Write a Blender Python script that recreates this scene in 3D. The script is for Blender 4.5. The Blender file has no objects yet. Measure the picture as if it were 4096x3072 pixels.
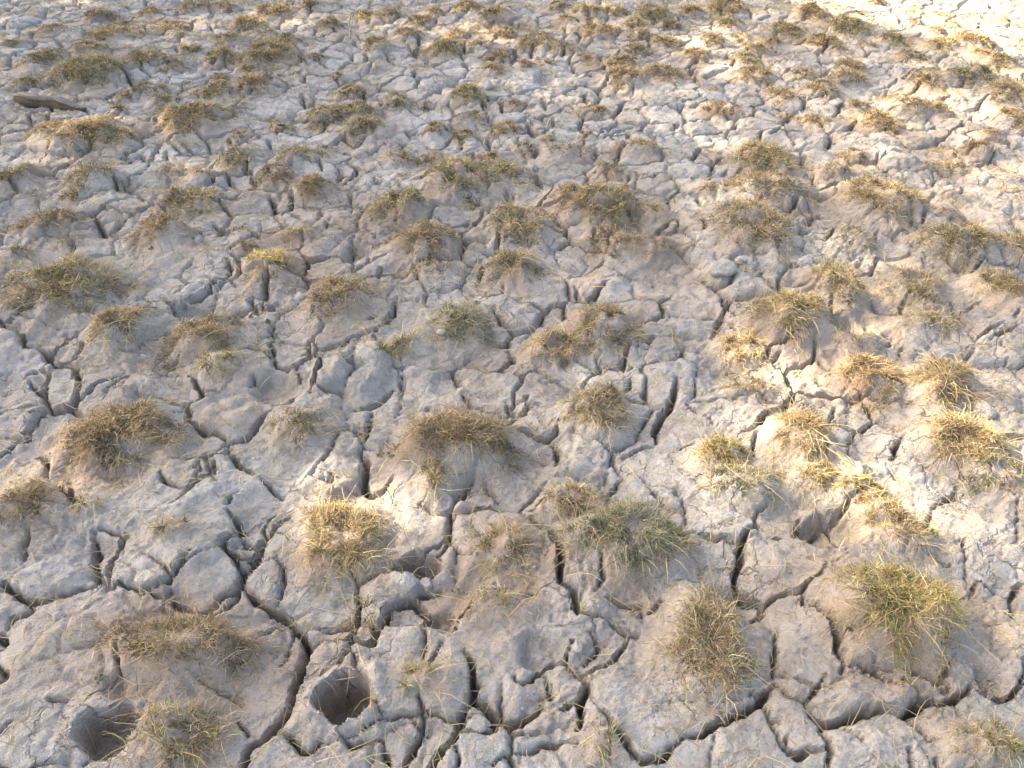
import bpy, math, random
import numpy as np

rng = np.random.default_rng(7)
random.seed(7)
R = math.radians

# ------------------------------------------------------------------ camera, sky, sun
sc = bpy.context.scene
CAM_H, PITCH, FPX = 1.45, R(40.0), 2960.0        # FPX: focal length in pixels of the 4096 px wide photograph
cam_d = bpy.data.cameras.new("camera")
cam_d.sensor_width = 36.0
cam_d.lens = 36.0 * FPX / 4096.0
cam_d.clip_start = 0.05
cam_d.clip_end = 1000.0
cam = bpy.data.objects.new("camera", cam_d)
sc.collection.objects.link(cam)
cam.location = (0, 0, CAM_H)
cam.rotation_euler = (math.pi / 2 - PITCH, 0, 0)
sc.camera = cam

SUN_EL, SUN_AZ = R(38.0), R(-68.0)               # azimuth from +Y towards +X: negative is to the left
SUN = np.array([math.sin(SUN_AZ) * math.cos(SUN_EL), math.cos(SUN_AZ) * math.cos(SUN_EL), math.sin(SUN_EL)])
world = bpy.data.worlds.new("World")
sc.world = world
world.use_nodes = True
wn = world.node_tree
bg = wn.nodes["Background"]
sky = wn.nodes.new("ShaderNodeTexSky")
sky.sky_type = 'NISHITA'
sky.sun_disc = False
sky.sun_elevation = SUN_EL
sky.sun_rotation = SUN_AZ
sky.air_density = 0.75
sky.dust_density = 3.6
sky.ozone_density = 0.3
wn.links.new(sky.outputs[0], bg.inputs[0])
bg.inputs[1].default_value = 0.13
sun_d = bpy.data.lights.new("sun", 'SUN')
sun_d.energy = 4.2
sun_d.angle = R(0.53)
sun_d.color = (1.0, 0.83, 0.60)
sun = bpy.data.objects.new("sun", sun_d)
sc.collection.objects.link(sun)
from mathutils import Vector, Matrix
sun.rotation_euler = Vector(SUN).to_track_quat('Z', 'Y').to_euler()
sun.location = tuple(SUN * 30)
sc.view_settings.view_transform = 'Standard'
sc.view_settings.look = 'None'
sc.view_settings.gamma = 1.0
sc.view_settings.exposure = 2.30
sc.cycles.max_bounces = 6

# ------------------------------------------------------------------ helpers
COL = sc.collection
def tag(o, label=None, cat=None, group=None, kind=None):
    if label: o["label"] = label
    if cat: o["category"] = cat
    if group: o["group"] = group
    if kind: o["kind"] = kind
    return o

def link(name, me, mat=None, parent=None):
    o = bpy.data.objects.new(name, me)
    COL.objects.link(o)
    if mat and me is not None and not me.materials: me.materials.append(mat)
    if parent is not None: o.parent = parent
    return o

def mesh_np(name, V, loops, starts, totals, smooth=True):
    me = bpy.data.meshes.new(name)
    me.vertices.add(len(V)); me.vertices.foreach_set("co", np.ascontiguousarray(V, np.float32).ravel())
    me.loops.add(len(loops)); me.loops.foreach_set("vertex_index", np.ascontiguousarray(loops, np.int32).ravel())
    me.polygons.add(len(starts)); me.polygons.foreach_set("loop_start", np.ascontiguousarray(starts, np.int32))
    me.polygons.foreach_set("loop_total", np.ascontiguousarray(totals, np.int32))
    me.polygons.foreach_set("use_smooth", np.full(len(starts), smooth))
    me.update(calc_edges=True)
    return me

# pixel of the 2212x1659 overview of the photograph -> point at height z
SC = 4096.0 / 2212.0
def ray(px, py):
    a = (np.asarray(px, float) * SC - 2048.0) / FPX
    b = (np.asarray(py, float) * SC - 1536.0) / FPX
    dx = a
    dy = math.cos(PITCH) - b * math.sin(PITCH)
    dz = -math.sin(PITCH) - b * math.cos(PITCH)
    return dx, dy, dz
def unp(px, py, z=0.0):
    dx, dy, dz = ray(px, py)
    t = (z - CAM_H) / dz
    return dx * t, dy * t, t           # t = depth along the optical axis

# numpy gradient-ish noise, range about -1..1
def _h(ix, iy, s):
    n = (ix.astype(np.int64) * 374761393 + iy.astype(np.int64) * 668265263 + s * 974634777) & 0x7fffffff
    n = ((n ^ (n >> 13)) * 1274126177) & 0x7fffffff
    return ((n ^ (n >> 16)) & 0xffff) / 65535.0
def noise(x, y, s=0):
    ix = np.floor(x); iy = np.floor(y); fx = x - ix; fy = y - iy
    ux = fx * fx * fx * (fx * (fx * 6 - 15) + 10); uy = fy * fy * fy * (fy * (fy * 6 - 15) + 10)
    def g(dx, dy):
        a = _h(ix + dx, iy + dy, s) * 2 * math.pi
        return np.cos(a) * (fx - dx) + np.sin(a) * (fy - dy)
    a = g(0, 0); b = g(1, 0); c = g(0, 1); d = g(1, 1)
    return 1.5 * ((a + (b - a) * ux) * (1 - uy) + (c + (d - c) * ux) * uy)
def sstep(a, b, x):
    t = np.clip((x - a) / (b - a), 0, 1)
    return t * t * (3 - 2 * t)

# ------------------------------------------------------------------ materials
def mat_new(name):
    m = bpy.data.materials.new(name); m.use_nodes = True
    nt = m.node_tree
    return m, nt, nt.nodes["Principled BSDF"]
def N(nt, typ, **kw):
    n = nt.nodes.new(typ)
    for k, v in kw.items(): setattr(n, k, v)
    return n
def ramp(nt, stops):
    r = N(nt, "ShaderNodeValToRGB")
    e = r.color_ramp.elements
    e[0].position, e[0].color = stops[0][0], (*stops[0][1], 1)
    e[1].position, e[1].color = stops[-1][0], (*stops[-1][1], 1)
    for p, c in stops[1:-1]:
        q = e.new(p); q.color = (*c, 1)
    return r
def noise_node(nt, vec, scale, detail=6, rough=0.6):
    n = N(nt, "ShaderNodeTexNoise")
    n.inputs["Scale"].default_value = scale; n.inputs["Detail"].default_value = detail
    n.inputs["Roughness"].default_value = rough
    nt.links.new(vec, n.inputs["Vector"])
    return n

def mud_material():
    m, nt, b = mat_new("dry_mud")
    L = nt.links.new
    geo = N(nt, "ShaderNodeNewGeometry")
    P = geo.outputs["Position"]
    n1 = noise_node(nt, P, 3.1, 5, 0.62)
    r1 = ramp(nt, [(0.28, (0.320, 0.272, 0.213)), (0.42, (0.405, 0.358, 0.292)), (0.56, (0.470, 0.427, 0.358)), (0.74, (0.545, 0.510, 0.442))])
    L(n1.outputs["Fac"], r1.inputs[0])
    n2 = noise_node(nt, P, 42.0, 5, 0.75)
    r2 = ramp(nt, [(0.28, (0.72, 0.70, 0.67)), (0.48, (1.0, 1.0, 1.0)), (0.70, (1.14, 1.14, 1.13))])
    L(n2.outputs["Fac"], r2.inputs[0])
    mul = N(nt, "ShaderNodeMix", data_type='RGBA', blend_type='MULTIPLY')
    mul.inputs[0].default_value = 0.85
    L(r1.outputs[0], mul.inputs[6]); L(r2.outputs[0], mul.inputs[7])
    at = N(nt, "ShaderNodeAttribute", attribute_name="earth")
    warm = N(nt, "ShaderNodeMix", data_type='RGBA')
    warm.inputs[7].default_value = (0.370, 0.272, 0.187, 1)
    L(at.outputs["Fac"], warm.inputs[0]); L(mul.outputs[2], warm.inputs[6])
    # small dark specks and crumbs of old plant matter
    n3 = noise_node(nt, P, 150.0, 1, 0.6)
    r3 = ramp(nt, [(0.33, (0.55, 0.50, 0.45)), (0.42, (1, 1, 1))])
    L(n3.outputs["Fac"], r3.inputs[0])
    mul2 = N(nt, "ShaderNodeMix", data_type='RGBA', blend_type='MULTIPLY')
    mul2.inputs[0].default_value = 0.35
    L(warm.outputs[2], mul2.inputs[6]); L(r3.outputs[0], mul2.inputs[7])
    L(mul2.outputs[2], b.inputs["Base Color"])
    b.inputs["Roughness"].default_value = 0.95
    b.inputs["Specular IOR Level"].default_value = 0.12
    nb1 = noise_node(nt, P, 60.0, 5, 0.75)
    nb2 = noise_node(nt, P, 300.0, 2, 0.7)
    add = N(nt, "ShaderNodeMath", operation='MULTIPLY_ADD')
    add.inputs[1].default_value = 0.45
    L(nb2.outputs["Fac"], add.inputs[0]); L(nb1.outputs["Fac"], add.inputs[2])
    nw = noise_node(nt, P, 22.0, 3, 0.6)
    wv_ = N(nt, "ShaderNodeMix", data_type='RGBA', blend_type='LINEAR_LIGHT'); wv_.inputs[0].default_value = 0.035
    L(P, wv_.inputs[6]); L(nw.outputs["Color"], wv_.inputs[7])
    hs = add.outputs[0]
    for scl, dep_, msk in ((11.0, 0.9, 3.0), (30.0, 0.15, 7.0)):
        vo = N(nt, "ShaderNodeTexVoronoi", feature='DISTANCE_TO_EDGE', voronoi_dimensions='2D'); vo.inputs["Scale"].default_value = scl; L(wv_.outputs[2], vo.inputs["Vector"])
        mr = N(nt, "ShaderNodeMapRange"); mr.inputs[1].default_value = 0.0; mr.inputs[2].default_value = 0.06; mr.inputs[3].default_value = -dep_; mr.inputs[4].default_value = 0.0
        L(vo.outputs["Distance"], mr.inputs[0])
        nm = noise_node(nt, P, msk, 1, 0.5); mk = N(nt, "ShaderNodeMapRange"); mk.inputs[1].default_value = 0.50; mk.inputs[2].default_value = 0.60
        L(nm.outputs["Fac"], mk.inputs[0])
        mm = N(nt, "ShaderNodeMath", operation='MULTIPLY_ADD'); L(mr.outputs[0], mm.inputs[0]); L(mk.outputs[0], mm.inputs[1]); L(hs, mm.inputs[2]); hs = mm.outputs[0]
    bump = N(nt, "ShaderNodeBump")
    bump.inputs["Strength"].default_value = 1.0
    bump.inputs["Distance"].default_value = 0.008
    L(hs, bump.inputs["Height"])
    L(bump.outputs[0], b.inputs["Normal"])
    return m
MUD = mud_material()

def blade_material(name, trans=0.25):
    m, nt, b = mat_new(name)
    L = nt.links.new
    at = N(nt, "ShaderNodeAttribute", attribute_name="tint")
    L(at.outputs["Color"], b.inputs["Base Color"])
    b.inputs["Roughness"].default_value = 0.75
    b.inputs["Specular IOR Level"].default_value = 0.2
    tr = N(nt, "ShaderNodeBsdfTranslucent")
    L(at.outputs["Color"], tr.inputs["Color"])
    mx = N(nt, "ShaderNodeMixShader"); mx.inputs[0].default_value = trans
    out = nt.nodes["Material Output"]
    L(b.outputs[0], mx.inputs[1]); L(tr.outputs[0], mx.inputs[2]); L(mx.outputs[0], out.inputs[0])
    return m
BLADE = blade_material("grass_blade")

# ------------------------------------------------------------------ what the photograph shows, read off in crop pixels
# crops of the photo at 3x the overview scale: name -> overview offset
OFF = {'A': (0, 1106), 'B': (737.7, 1106), 'C': (1474.3, 1106), 'D': (0, 553), 'E': (737.7, 553), 'F': (1474.3, 553),
       'G': (0, 0), 'H': (737.7, 0), 'I': (1474.3, 0)}
def cp(k, x, y): return OFF[k][0] + x / 3.0, OFF[k][1] + y / 3.0

CR = {
'A': """12:590,100 600,200 595,300 620,400 690,450 700,490|10:700,490 720,380 720,300 770,220 800,150 740,115 640,90
14:-60,420 0,455 70,500 140,565 220,580 350,560 500,510 600,460 640,430|8:160,590 200,640 180,660 80,690 40,760|16:-60,790 0,800 50,830 30,880 0,900
12:-40,980 0,1000 50,1080 20,1130 -40,1200|10:700,490 780,460 860,490 940,520 1010,500 1070,480 1100,450 1180,390 1200,330 1260,300
10:1090,500 1110,570 1160,610 1230,640 1320,650 1390,590 1430,540 1520,490 1550,440 1560,380 1480,290|6:1060,560 940,520
14:1470,0 1510,60 1540,150 1480,190 1460,260 1540,310 1620,330 1690,230 1700,170 1790,80 1850,30|8:1540,150 1640,210 1700,170|6:1760,0 1710,70 1705,150
10:1560,430 1600,370 1700,250|14:1580,470 1680,560 1780,620 1880,690 1950,780 1980,850 1950,930 1910,1050 1890,1180 1860,1290 1800,1380 1740,1440 1640,1510 1600,1560 1580,1658 1560,1760
10:1980,850 2060,800 2150,800 2212,830|8:1740,1440 1850,1450 1930,1540 2000,1545 2060,1500 2110,1470|7:1540,1350 1580,1410 1620,1440|3:800,890 800,960 770,1080 760,1160
4:340,1240 400,1255 460,1260|6:560,1658 600,1600""",
'B': """14:0,800 100,840 180,850 210,770 290,700 310,630 380,590 430,560 490,560 560,640 560,700 570,760|16:490,560 520,520 620,500 640,490|8:570,760 640,800 730,780 750,740
6:640,880 590,940 560,990|14:780,900 830,950 850,1040 860,1130 840,1200 830,1220 900,1240 940,1280 970,1340 1060,1365 1150,1350 1240,1310 1310,1250
16:830,1220 780,1310 760,1400 720,1480 660,1540 600,1600 560,1640 520,1700|10:790,1430 880,1420 1000,1410 970,1340|10:720,1550 770,1620 790,1720
12:1180,1095 1230,1075 1280,1020 1340,950 1390,945 1440,960 1480,950 1500,1000 1560,1030|4:1130,1040 1150,1080 1180,1095|6:1330,1050 1350,1120 1370,1160 1310,1200 1330,1240
14:1500,830 1480,900 1470,960|16:1580,1030 1600,1080 1620,1120 1580,1200 1560,1260 1540,1340 1500,1400|10:1420,1260 1550,1230|10:1560,1030 1620,1020 1700,1000 1760,950 1860,830
6:1600,760 1650,830 1640,900 1600,960|12:1690,1290 1760,1390 1830,1460 1880,1560 1950,1600 2050,1610 2100,1580 2170,1520 2212,1480|8:1180,1560 1280,1520 1400,1490 1500,1480
6:1010,1640 1100,1570 1180,1555|10:250,1470 280,1540 310,1620 320,1720|8:0,1450 60,1480 180,1490 250,1470|5:460,1390 540,1450
14:1230,20 1280,90 1340,130 1370,200 1420,270 1440,330 1425,400 1430,480 1500,520 1510,600 1530,680 1600,690 1670,680|4:1700,360 1700,470 1660,520 1630,550
5:1730,580 1800,610 1930,600 1940,650|5:2080,570 2020,640 1940,650|7:1690,690 1790,770 1870,800 1960,790|4:860,570 920,530 990,470|8:860,570 830,650 760,700 740,760
5:1180,570 1250,570|10:690,150 650,220 620,290|5:140,180 170,240 240,260|6:960,80 1010,130|10:690,0 690,130 730,180""",
'C': """14:470,0 460,100 400,150 370,220 390,290 350,370 370,460 430,520 520,560 530,600 500,660 450,690|10:370,220 280,180 150,165 60,120|8:530,600 600,540 700,510 790,520 800,470 860,450 900,390
14:760,0 770,80 790,130|4:600,180 670,140|5:790,130 860,100 950,40|6:870,240 1000,235 1100,200 1160,180 1230,190|10:800,520 820,620 880,670 910,740 970,800 1010,850 1020,920 1080,990 1060,1040
4:1060,830 1140,790|8:1080,1000 1180,990 1280,1020 1350,1070 1420,1110|10:640,760 620,880 600,1000 590,1090|14:590,1090 540,1160 480,1230 400,1290 350,1330 280,1380 200,1420 100,1450 0,1470
8:590,1090 680,1180 780,1220 830,1250|10:830,1250 870,1170 900,1090 920,1040|14:830,1250 860,1320 930,1380 990,1350 1100,1310 1200,1300 1300,1260 1380,1270 1450,1310
18:1450,1310 1520,1280 1550,1200 1640,1210 1760,1190 1850,1120 1880,1070|10:1550,1200 1510,1120 1460,1080|10:1880,1070 1950,1140 2050,1180 2160,1150 2212,1080 2300,1040
12:1500,1310 1540,1400 1580,1490|12:930,1380 900,1430 950,1500 960,1580 920,1640 920,1720|6:1000,1370 1070,1410 1150,1470|16:680,1450 690,1530 740,1590 830,1560 920,1540
6:580,1330 640,1345|8:1460,1560 1460,1700|10:1620,1600 1650,1700|12:1640,0 1630,60 1600,120|10:1760,190 1840,190 1850,270|8:1580,280 1680,330 1740,320
14:1920,410 1980,480 2060,540 2110,550 2150,500 2212,440 2280,420|12:2110,550 2130,620 2140,690|6:1920,430 1900,500 1850,550|8:1740,1060 1720,1130|10:2212,950 2180,1050 2200,1130""",
'D': """12:-40,400 0,430 60,480 130,510 160,590 240,600 310,640 320,700 430,730 500,750 520,830 510,900|10:330,690 330,620 380,560 450,500 560,450|12:520,830 480,920 400,980 280,1000 200,1040
6:170,790 240,850 270,890|5:150,780 280,720|8:-40,1310 0,1280 80,1220 160,1180 200,1100 300,1030|4:0,1150 90,1160 170,1170|12:240,1280 310,1300 310,1380 280,1430|14:370,1450 380,1490 430,1510 460,1580 470,1658
8:690,880 780,830 850,790|10:880,900 1000,920 1120,950 1200,960 1220,1020 1210,1080 1320,1130 1400,1130 1470,1180|12:1470,1190 1570,1170 1650,1090 1740,1020 1780,1000
12:1220,940 1320,920 1330,880 1290,810 1250,760|10:1330,880 1400,860|8:1470,1200 1470,1260 1400,1280 1380,1320|12:1400,1340 1410,1400 1340,1420 1260,1460 1230,1540 1190,1600 1150,1640
5:1290,1350 1270,1430|12:1480,1250 1540,1350 1600,1380 1640,1420|10:1690,1440 1750,1470 1830,1530|10:1480,1610 1480,1570 1540,1530|6:1030,1390 1080,1450 1200,1530|6:1220,1380 1300,1330
10:1480,30 1490,90 1470,150 1400,170 1370,230 1280,270 1180,300|8:1030,250 1090,310 1180,300|8:1370,170 1310,130|5:1490,170 1530,200|8:1090,310 1120,350 1180,380 1190,430
10:1640,300 1650,360 1680,390 1750,370 1800,300|6:1680,390 1600,410|8:1790,510 1755,570 1770,650 1780,700 1870,730 1960,690 2040,610 2110,600 2212,570|8:1480,620 1560,620 1680,610 1760,650
6:2040,530 2050,600|10:2120,630 2060,740 2050,810 2010,860|10:2050,810 2120,860 2212,860|8:1770,900 1780,970 1870,960 1880,880|6:1920,720 1940,800|4:1650,760 1620,850|5:2140,1400 2130,1480""",
'E': """10:185,0 175,50 80,105|10:260,80 245,140|5:590,20 570,100|8:940,50 900,150|10:370,270 340,340 290,420 270,460 320,470|8:0,580 60,540 150,520 230,510 290,480|5:210,400 150,430|6:215,540 225,580
14:60,940 160,930 230,890 290,830 330,790|8:400,700 400,790|10:190,970 180,1060 170,1150 160,1220|8:0,1130 80,1150 170,1150|14:130,1260 150,1330 140,1420 170,1490 250,1470 330,1410
8:980,340 1030,410 1110,460 1200,440 1290,400 1310,340|10:1110,460 1080,530 990,530|12:1090,560 1100,630 1060,690 990,710 920,680|8:1510,200 1530,280 1580,285 1640,250 1690,200 1730,150
6:1620,300 1690,200|6:1720,130 1830,130 1960,155|8:1900,430 2000,410 2080,390 2080,350 2040,290|8:2040,500 2010,540 1900,600|10:1860,590 1820,690 1720,700 1700,740|5:1830,700 1900,690
5:1650,640 1700,720|6:1880,750 1870,810 1830,860|14:2170,800 2170,900 2120,970 2060,1000 2050,1080 2060,1180|10:1830,1270 1900,1230 2050,1200|8:1070,900 1090,970 1180,985 1220,960 1210,880
12:1010,1060 1080,1040 1110,990|10:1050,1070 1150,1110 1250,1145 1330,1150 1400,1110 1415,1040|14:1370,1160 1400,1240 1380,1330|5:930,960 1000,970|8:1790,1260 1790,1330 1830,1380
8:1640,1520 1720,1490 1830,1390|5:930,1440 970,1480 1000,1550|4:880,1460 840,1500 780,1500|8:1230,1620 1320,1540 1350,1500|6:1980,1450 2100,1600|8:2180,1510 2212,1540|6:560,1000 570,960""",
'F': """10:1180,0 1150,60|12:130,150 220,210 300,210 340,150|6:500,90 530,110 480,150|8:240,250 280,330 350,400|12:280,370 240,440 200,510|6:320,440 330,480|8:960,290 970,380|8:720,210 830,190
6:1250,310 1330,340|6:1210,400 1200,470|5:1390,490 1310,560|8:1440,560 1420,630|10:1820,340 1820,480 1910,560 1950,570|8:1910,550 2000,480 2080,440|5:2000,560 2080,510 2180,470|8:2130,410 2180,360
8:1900,590 1850,680|5:490,540 530,620 540,700|6:530,630 620,590 700,560|5:620,640 580,700|10:20,560 0,640|12:740,950 660,990 600,1030 530,1060 470,1110 390,1150|8:740,950 850,990 940,1060 990,1130
6:940,1060 1000,960|10:460,1150 480,1280|6:40,960 110,1020|10:0,1230 80,1210|6:190,1090 140,1040|14:1360,1310 1380,1220 1440,1160|12:1540,1050 1620,1080|14:2030,1170 2060,1140 2150,1130 2212,1120 2280,1130
6:910,1300 900,1350|6:1340,1390 1430,1490|10:1640,1640 1700,1580 1760,1540 1770,1480|8:480,1640 560,1590|6:1830,960 1830,1040""",
'G': """14:770,450 830,500 860,550|8:1145,300 1165,350|6:1500,540 1515,600|8:1560,680 1580,720|8:1570,740 1680,745 1760,740 1790,720|8:1955,590 1970,680|8:2030,600 2025,680|10:1950,320 1955,380 2010,430
8:1640,840 1740,815|8:1670,860 1680,890|8:1740,890 1755,960|8:1485,870 1485,960|10:190,740 200,830|8:1000,760 1010,810|10:1070,970 1080,1050 970,1060 900,980|5:1160,910 1240,960 1330,985
8:820,1050 880,1000|6:1620,1090 1640,1190|10:1470,1100 1480,1160 1540,1195|8:2060,1030 2090,1110|8:2212,1090 2190,1190|12:1890,1220 1880,1350 1830,1365 1780,1350 1740,1260|8:1870,1370 1950,1430
6:740,1160 750,1250|8:890,1170 830,1230 780,1180|14:1380,1430 1430,1480 1445,1540 1390,1560|12:1445,1530 1530,1480 1610,1440|12:1600,1490 1660,1530 1680,1570|6:2120,1430 2120,1490
6:1045,530 1060,490|8:1805,150 1808,190|6:1360,150 1365,210""",
'H': """8:160,340 165,390 230,390 300,350|8:500,230 495,300 465,360|8:520,310 480,350|10:800,270 780,350|12:810,390 820,450|12:475,450 470,500 430,500|10:1105,130 1100,170|12:640,550 640,600 580,600
10:910,640 930,720|6:1035,640 1050,720|12:140,550 145,650|10:1130,300 1135,360 1090,410|6:1240,310 1225,370|10:1400,340 1385,370|10:1440,330 1430,370|10:1540,210 1545,265|12:1580,580 1585,650|10:1660,600 1650,650
10:1380,530 1380,560|8:1560,490 1610,460 1640,500|10:1315,640 1320,700|12:1840,630 1780,710|10:1370,740 1390,800|10:1170,850 1250,835 1390,800 1470,825 1540,825 1570,760|14:1190,760 1230,830 1250,890|14:1270,960 1250,1010
10:1700,890 1790,830 1900,800|10:1650,870 1700,890|8:1380,830 1390,870|8:1860,840 1860,900 1820,920|14:1655,930 1650,980 1630,1020|10:1810,970 1775,1045|10:2190,770 2140,840|8:1660,740 1720,745|14:390,890 380,980
8:500,820 440,860 420,820|10:960,870 960,960|6:780,900 780,960|12:40,1050 110,1090 60,1150 0,1190|8:140,960 190,1000|8:0,880 70,940|6:210,1150 260,1210|10:540,1080 600,1130 660,1130|10:440,1190 520,1190 570,1160
8:860,980 850,1040 800,1000|14:1270,1130 1270,1200 1300,1240|10:1600,1100 1580,1200|10:2140,1100 2020,1160 1930,1170|6:1690,1040 1620,1080|8:1870,1150 1850,1200|12:960,1340 965,1400|12:830,1410 790,1470 710,1485 620,1430
10:1080,1260 1050,1310|14:1640,1530 1620,1600|10:1820,1400 1860,1460 1900,1480|8:2150,1440 2020,1510|10:1030,1550 1010,1650 890,1630|10:730,1510 720,1570|10:310,1500 290,1580|8:210,1590 190,1650""",
'I': """12:130,930 90,980 70,1040|10:280,1000 220,1040 180,1070|6:0,980 70,995|8:120,925 200,910 240,900 200,870|8:460,920 430,950|10:800,960 780,1030 750,1070|12:960,830 965,890 930,950|8:640,820 580,880|10:1330,560 1325,630
10:1890,710 1880,760 1820,750|8:1850,890 1855,920|10:1460,790 1450,820|10:850,1150 870,1230 910,1240 1020,1190|6:910,1240 1060,1240|14:750,1310 690,1380 650,1410|10:900,1360 880,1410|12:1560,1390 1545,1470
10:1840,1190 1810,1250|6:1700,1210 1800,1210|8:1280,1500 1240,1550|8:1240,1560 1250,1610|12:590,1580 680,1550 770,1540 830,1520|8:990,1500 930,1590 860,1560|6:260,1130 290,1100|6:310,1160 380,1110
8:1260,1010 1265,1060|8:500,1130 570,1100 640,1100|6:100,1260 120,1330 200,1330|6:210,1270 215,1300|10:130,1460 130,1540|5:160,1490 230,1520|10:800,620 795,680|8:540,690 535,730|8:90,420 40,470""",
}
CRACKS = []
for k, txt in CR.items():
    for item in txt.replace("\n", "|").split("|"):
        w, pts = item.split(":")
        P = [tuple(map(float, q.split(","))) for q in pts.split()]
        P = np.array([cp(k, *q) for q in P])
        x, y, t = unp(P[:, 0], P[:, 1], 0.01)
        mult = 1.0 + 0.22 * max(0.0, float(t.mean()) - 1.6)
        CRACKS.append((float(w) * 0.00080 * mult, np.stack([x, y], 1)))

# hoof prints with steep walls: crop, cx, cy, rx, ry (crop px), depth, rim
HOOVES = [('A', 690, 1400, 180, 155, 0.068, 0.012), ('B', 10, 1175, 170, 165, 0.105, 0.030), ('B', 490, 335, 155, 105, 0.085, 0.012)]
# soft hollows (negative) and raised blocks (positive): crop, cx, cy, rx, ry, height
SWELLS = [('B', 1300, 880, 170, 110, -0.040), ('C', 960, 120, 210, 120, -0.055), ('C', 330, 560, 150, 100, -0.030), ('C', 2020, 1060, 110, 100, -0.035),
          ('F', 1050, 470, 140, 90, -0.045), ('E', 130, 720, 180, 150, 0.050), ('E', 700, 800, 120, 90, -0.025), ('E', 860, 1480, 150, 110, -0.030),
          ('F', 1830, 430, 80, 100, -0.03), ('D', 1780, 820, 150, 120, -0.028), ('D', 1220, 340, 120, 50, -0.030), ('A', 330, 430, 260, 110, 0.030),
          ('A', 850, 1150, 200, 90, -0.025), ('B', 650, 700, 80, 80, -0.03), ('B', 0, 860, 200, 90, 0.022), ('D', 1500, 1000, 200, 110, 0.012),
          ('H', 1320, 490, 70, 45, -0.04), ('E', 1390, 640, 100, 60, -0.030), ('E', -65, 1400, 230, 150, 0.030), ('C', 1000, 1200, 200, 80, 0.010),
          ('I', 1400, 1050, 140, 50, 0.03), ('I', 840, 1020, 80, 50, -0.03), ('H', 100, 1610, 110, 60, -0.04), ('A', 800, 640, 330, 130, 0.014),
          ('B', 1100, 1150, 200, 160, 0.010), ('B', 640, 1180, 140, 160, 0.012), ('C', 1250, 1180, 300, 110, 0.016), ('C', 800, 980, 200, 220, 0.012),
          ('C', 520, 290, 150, 180, 0.014), ('D', 2120, 740, 120, 120, 0.03)]

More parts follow.
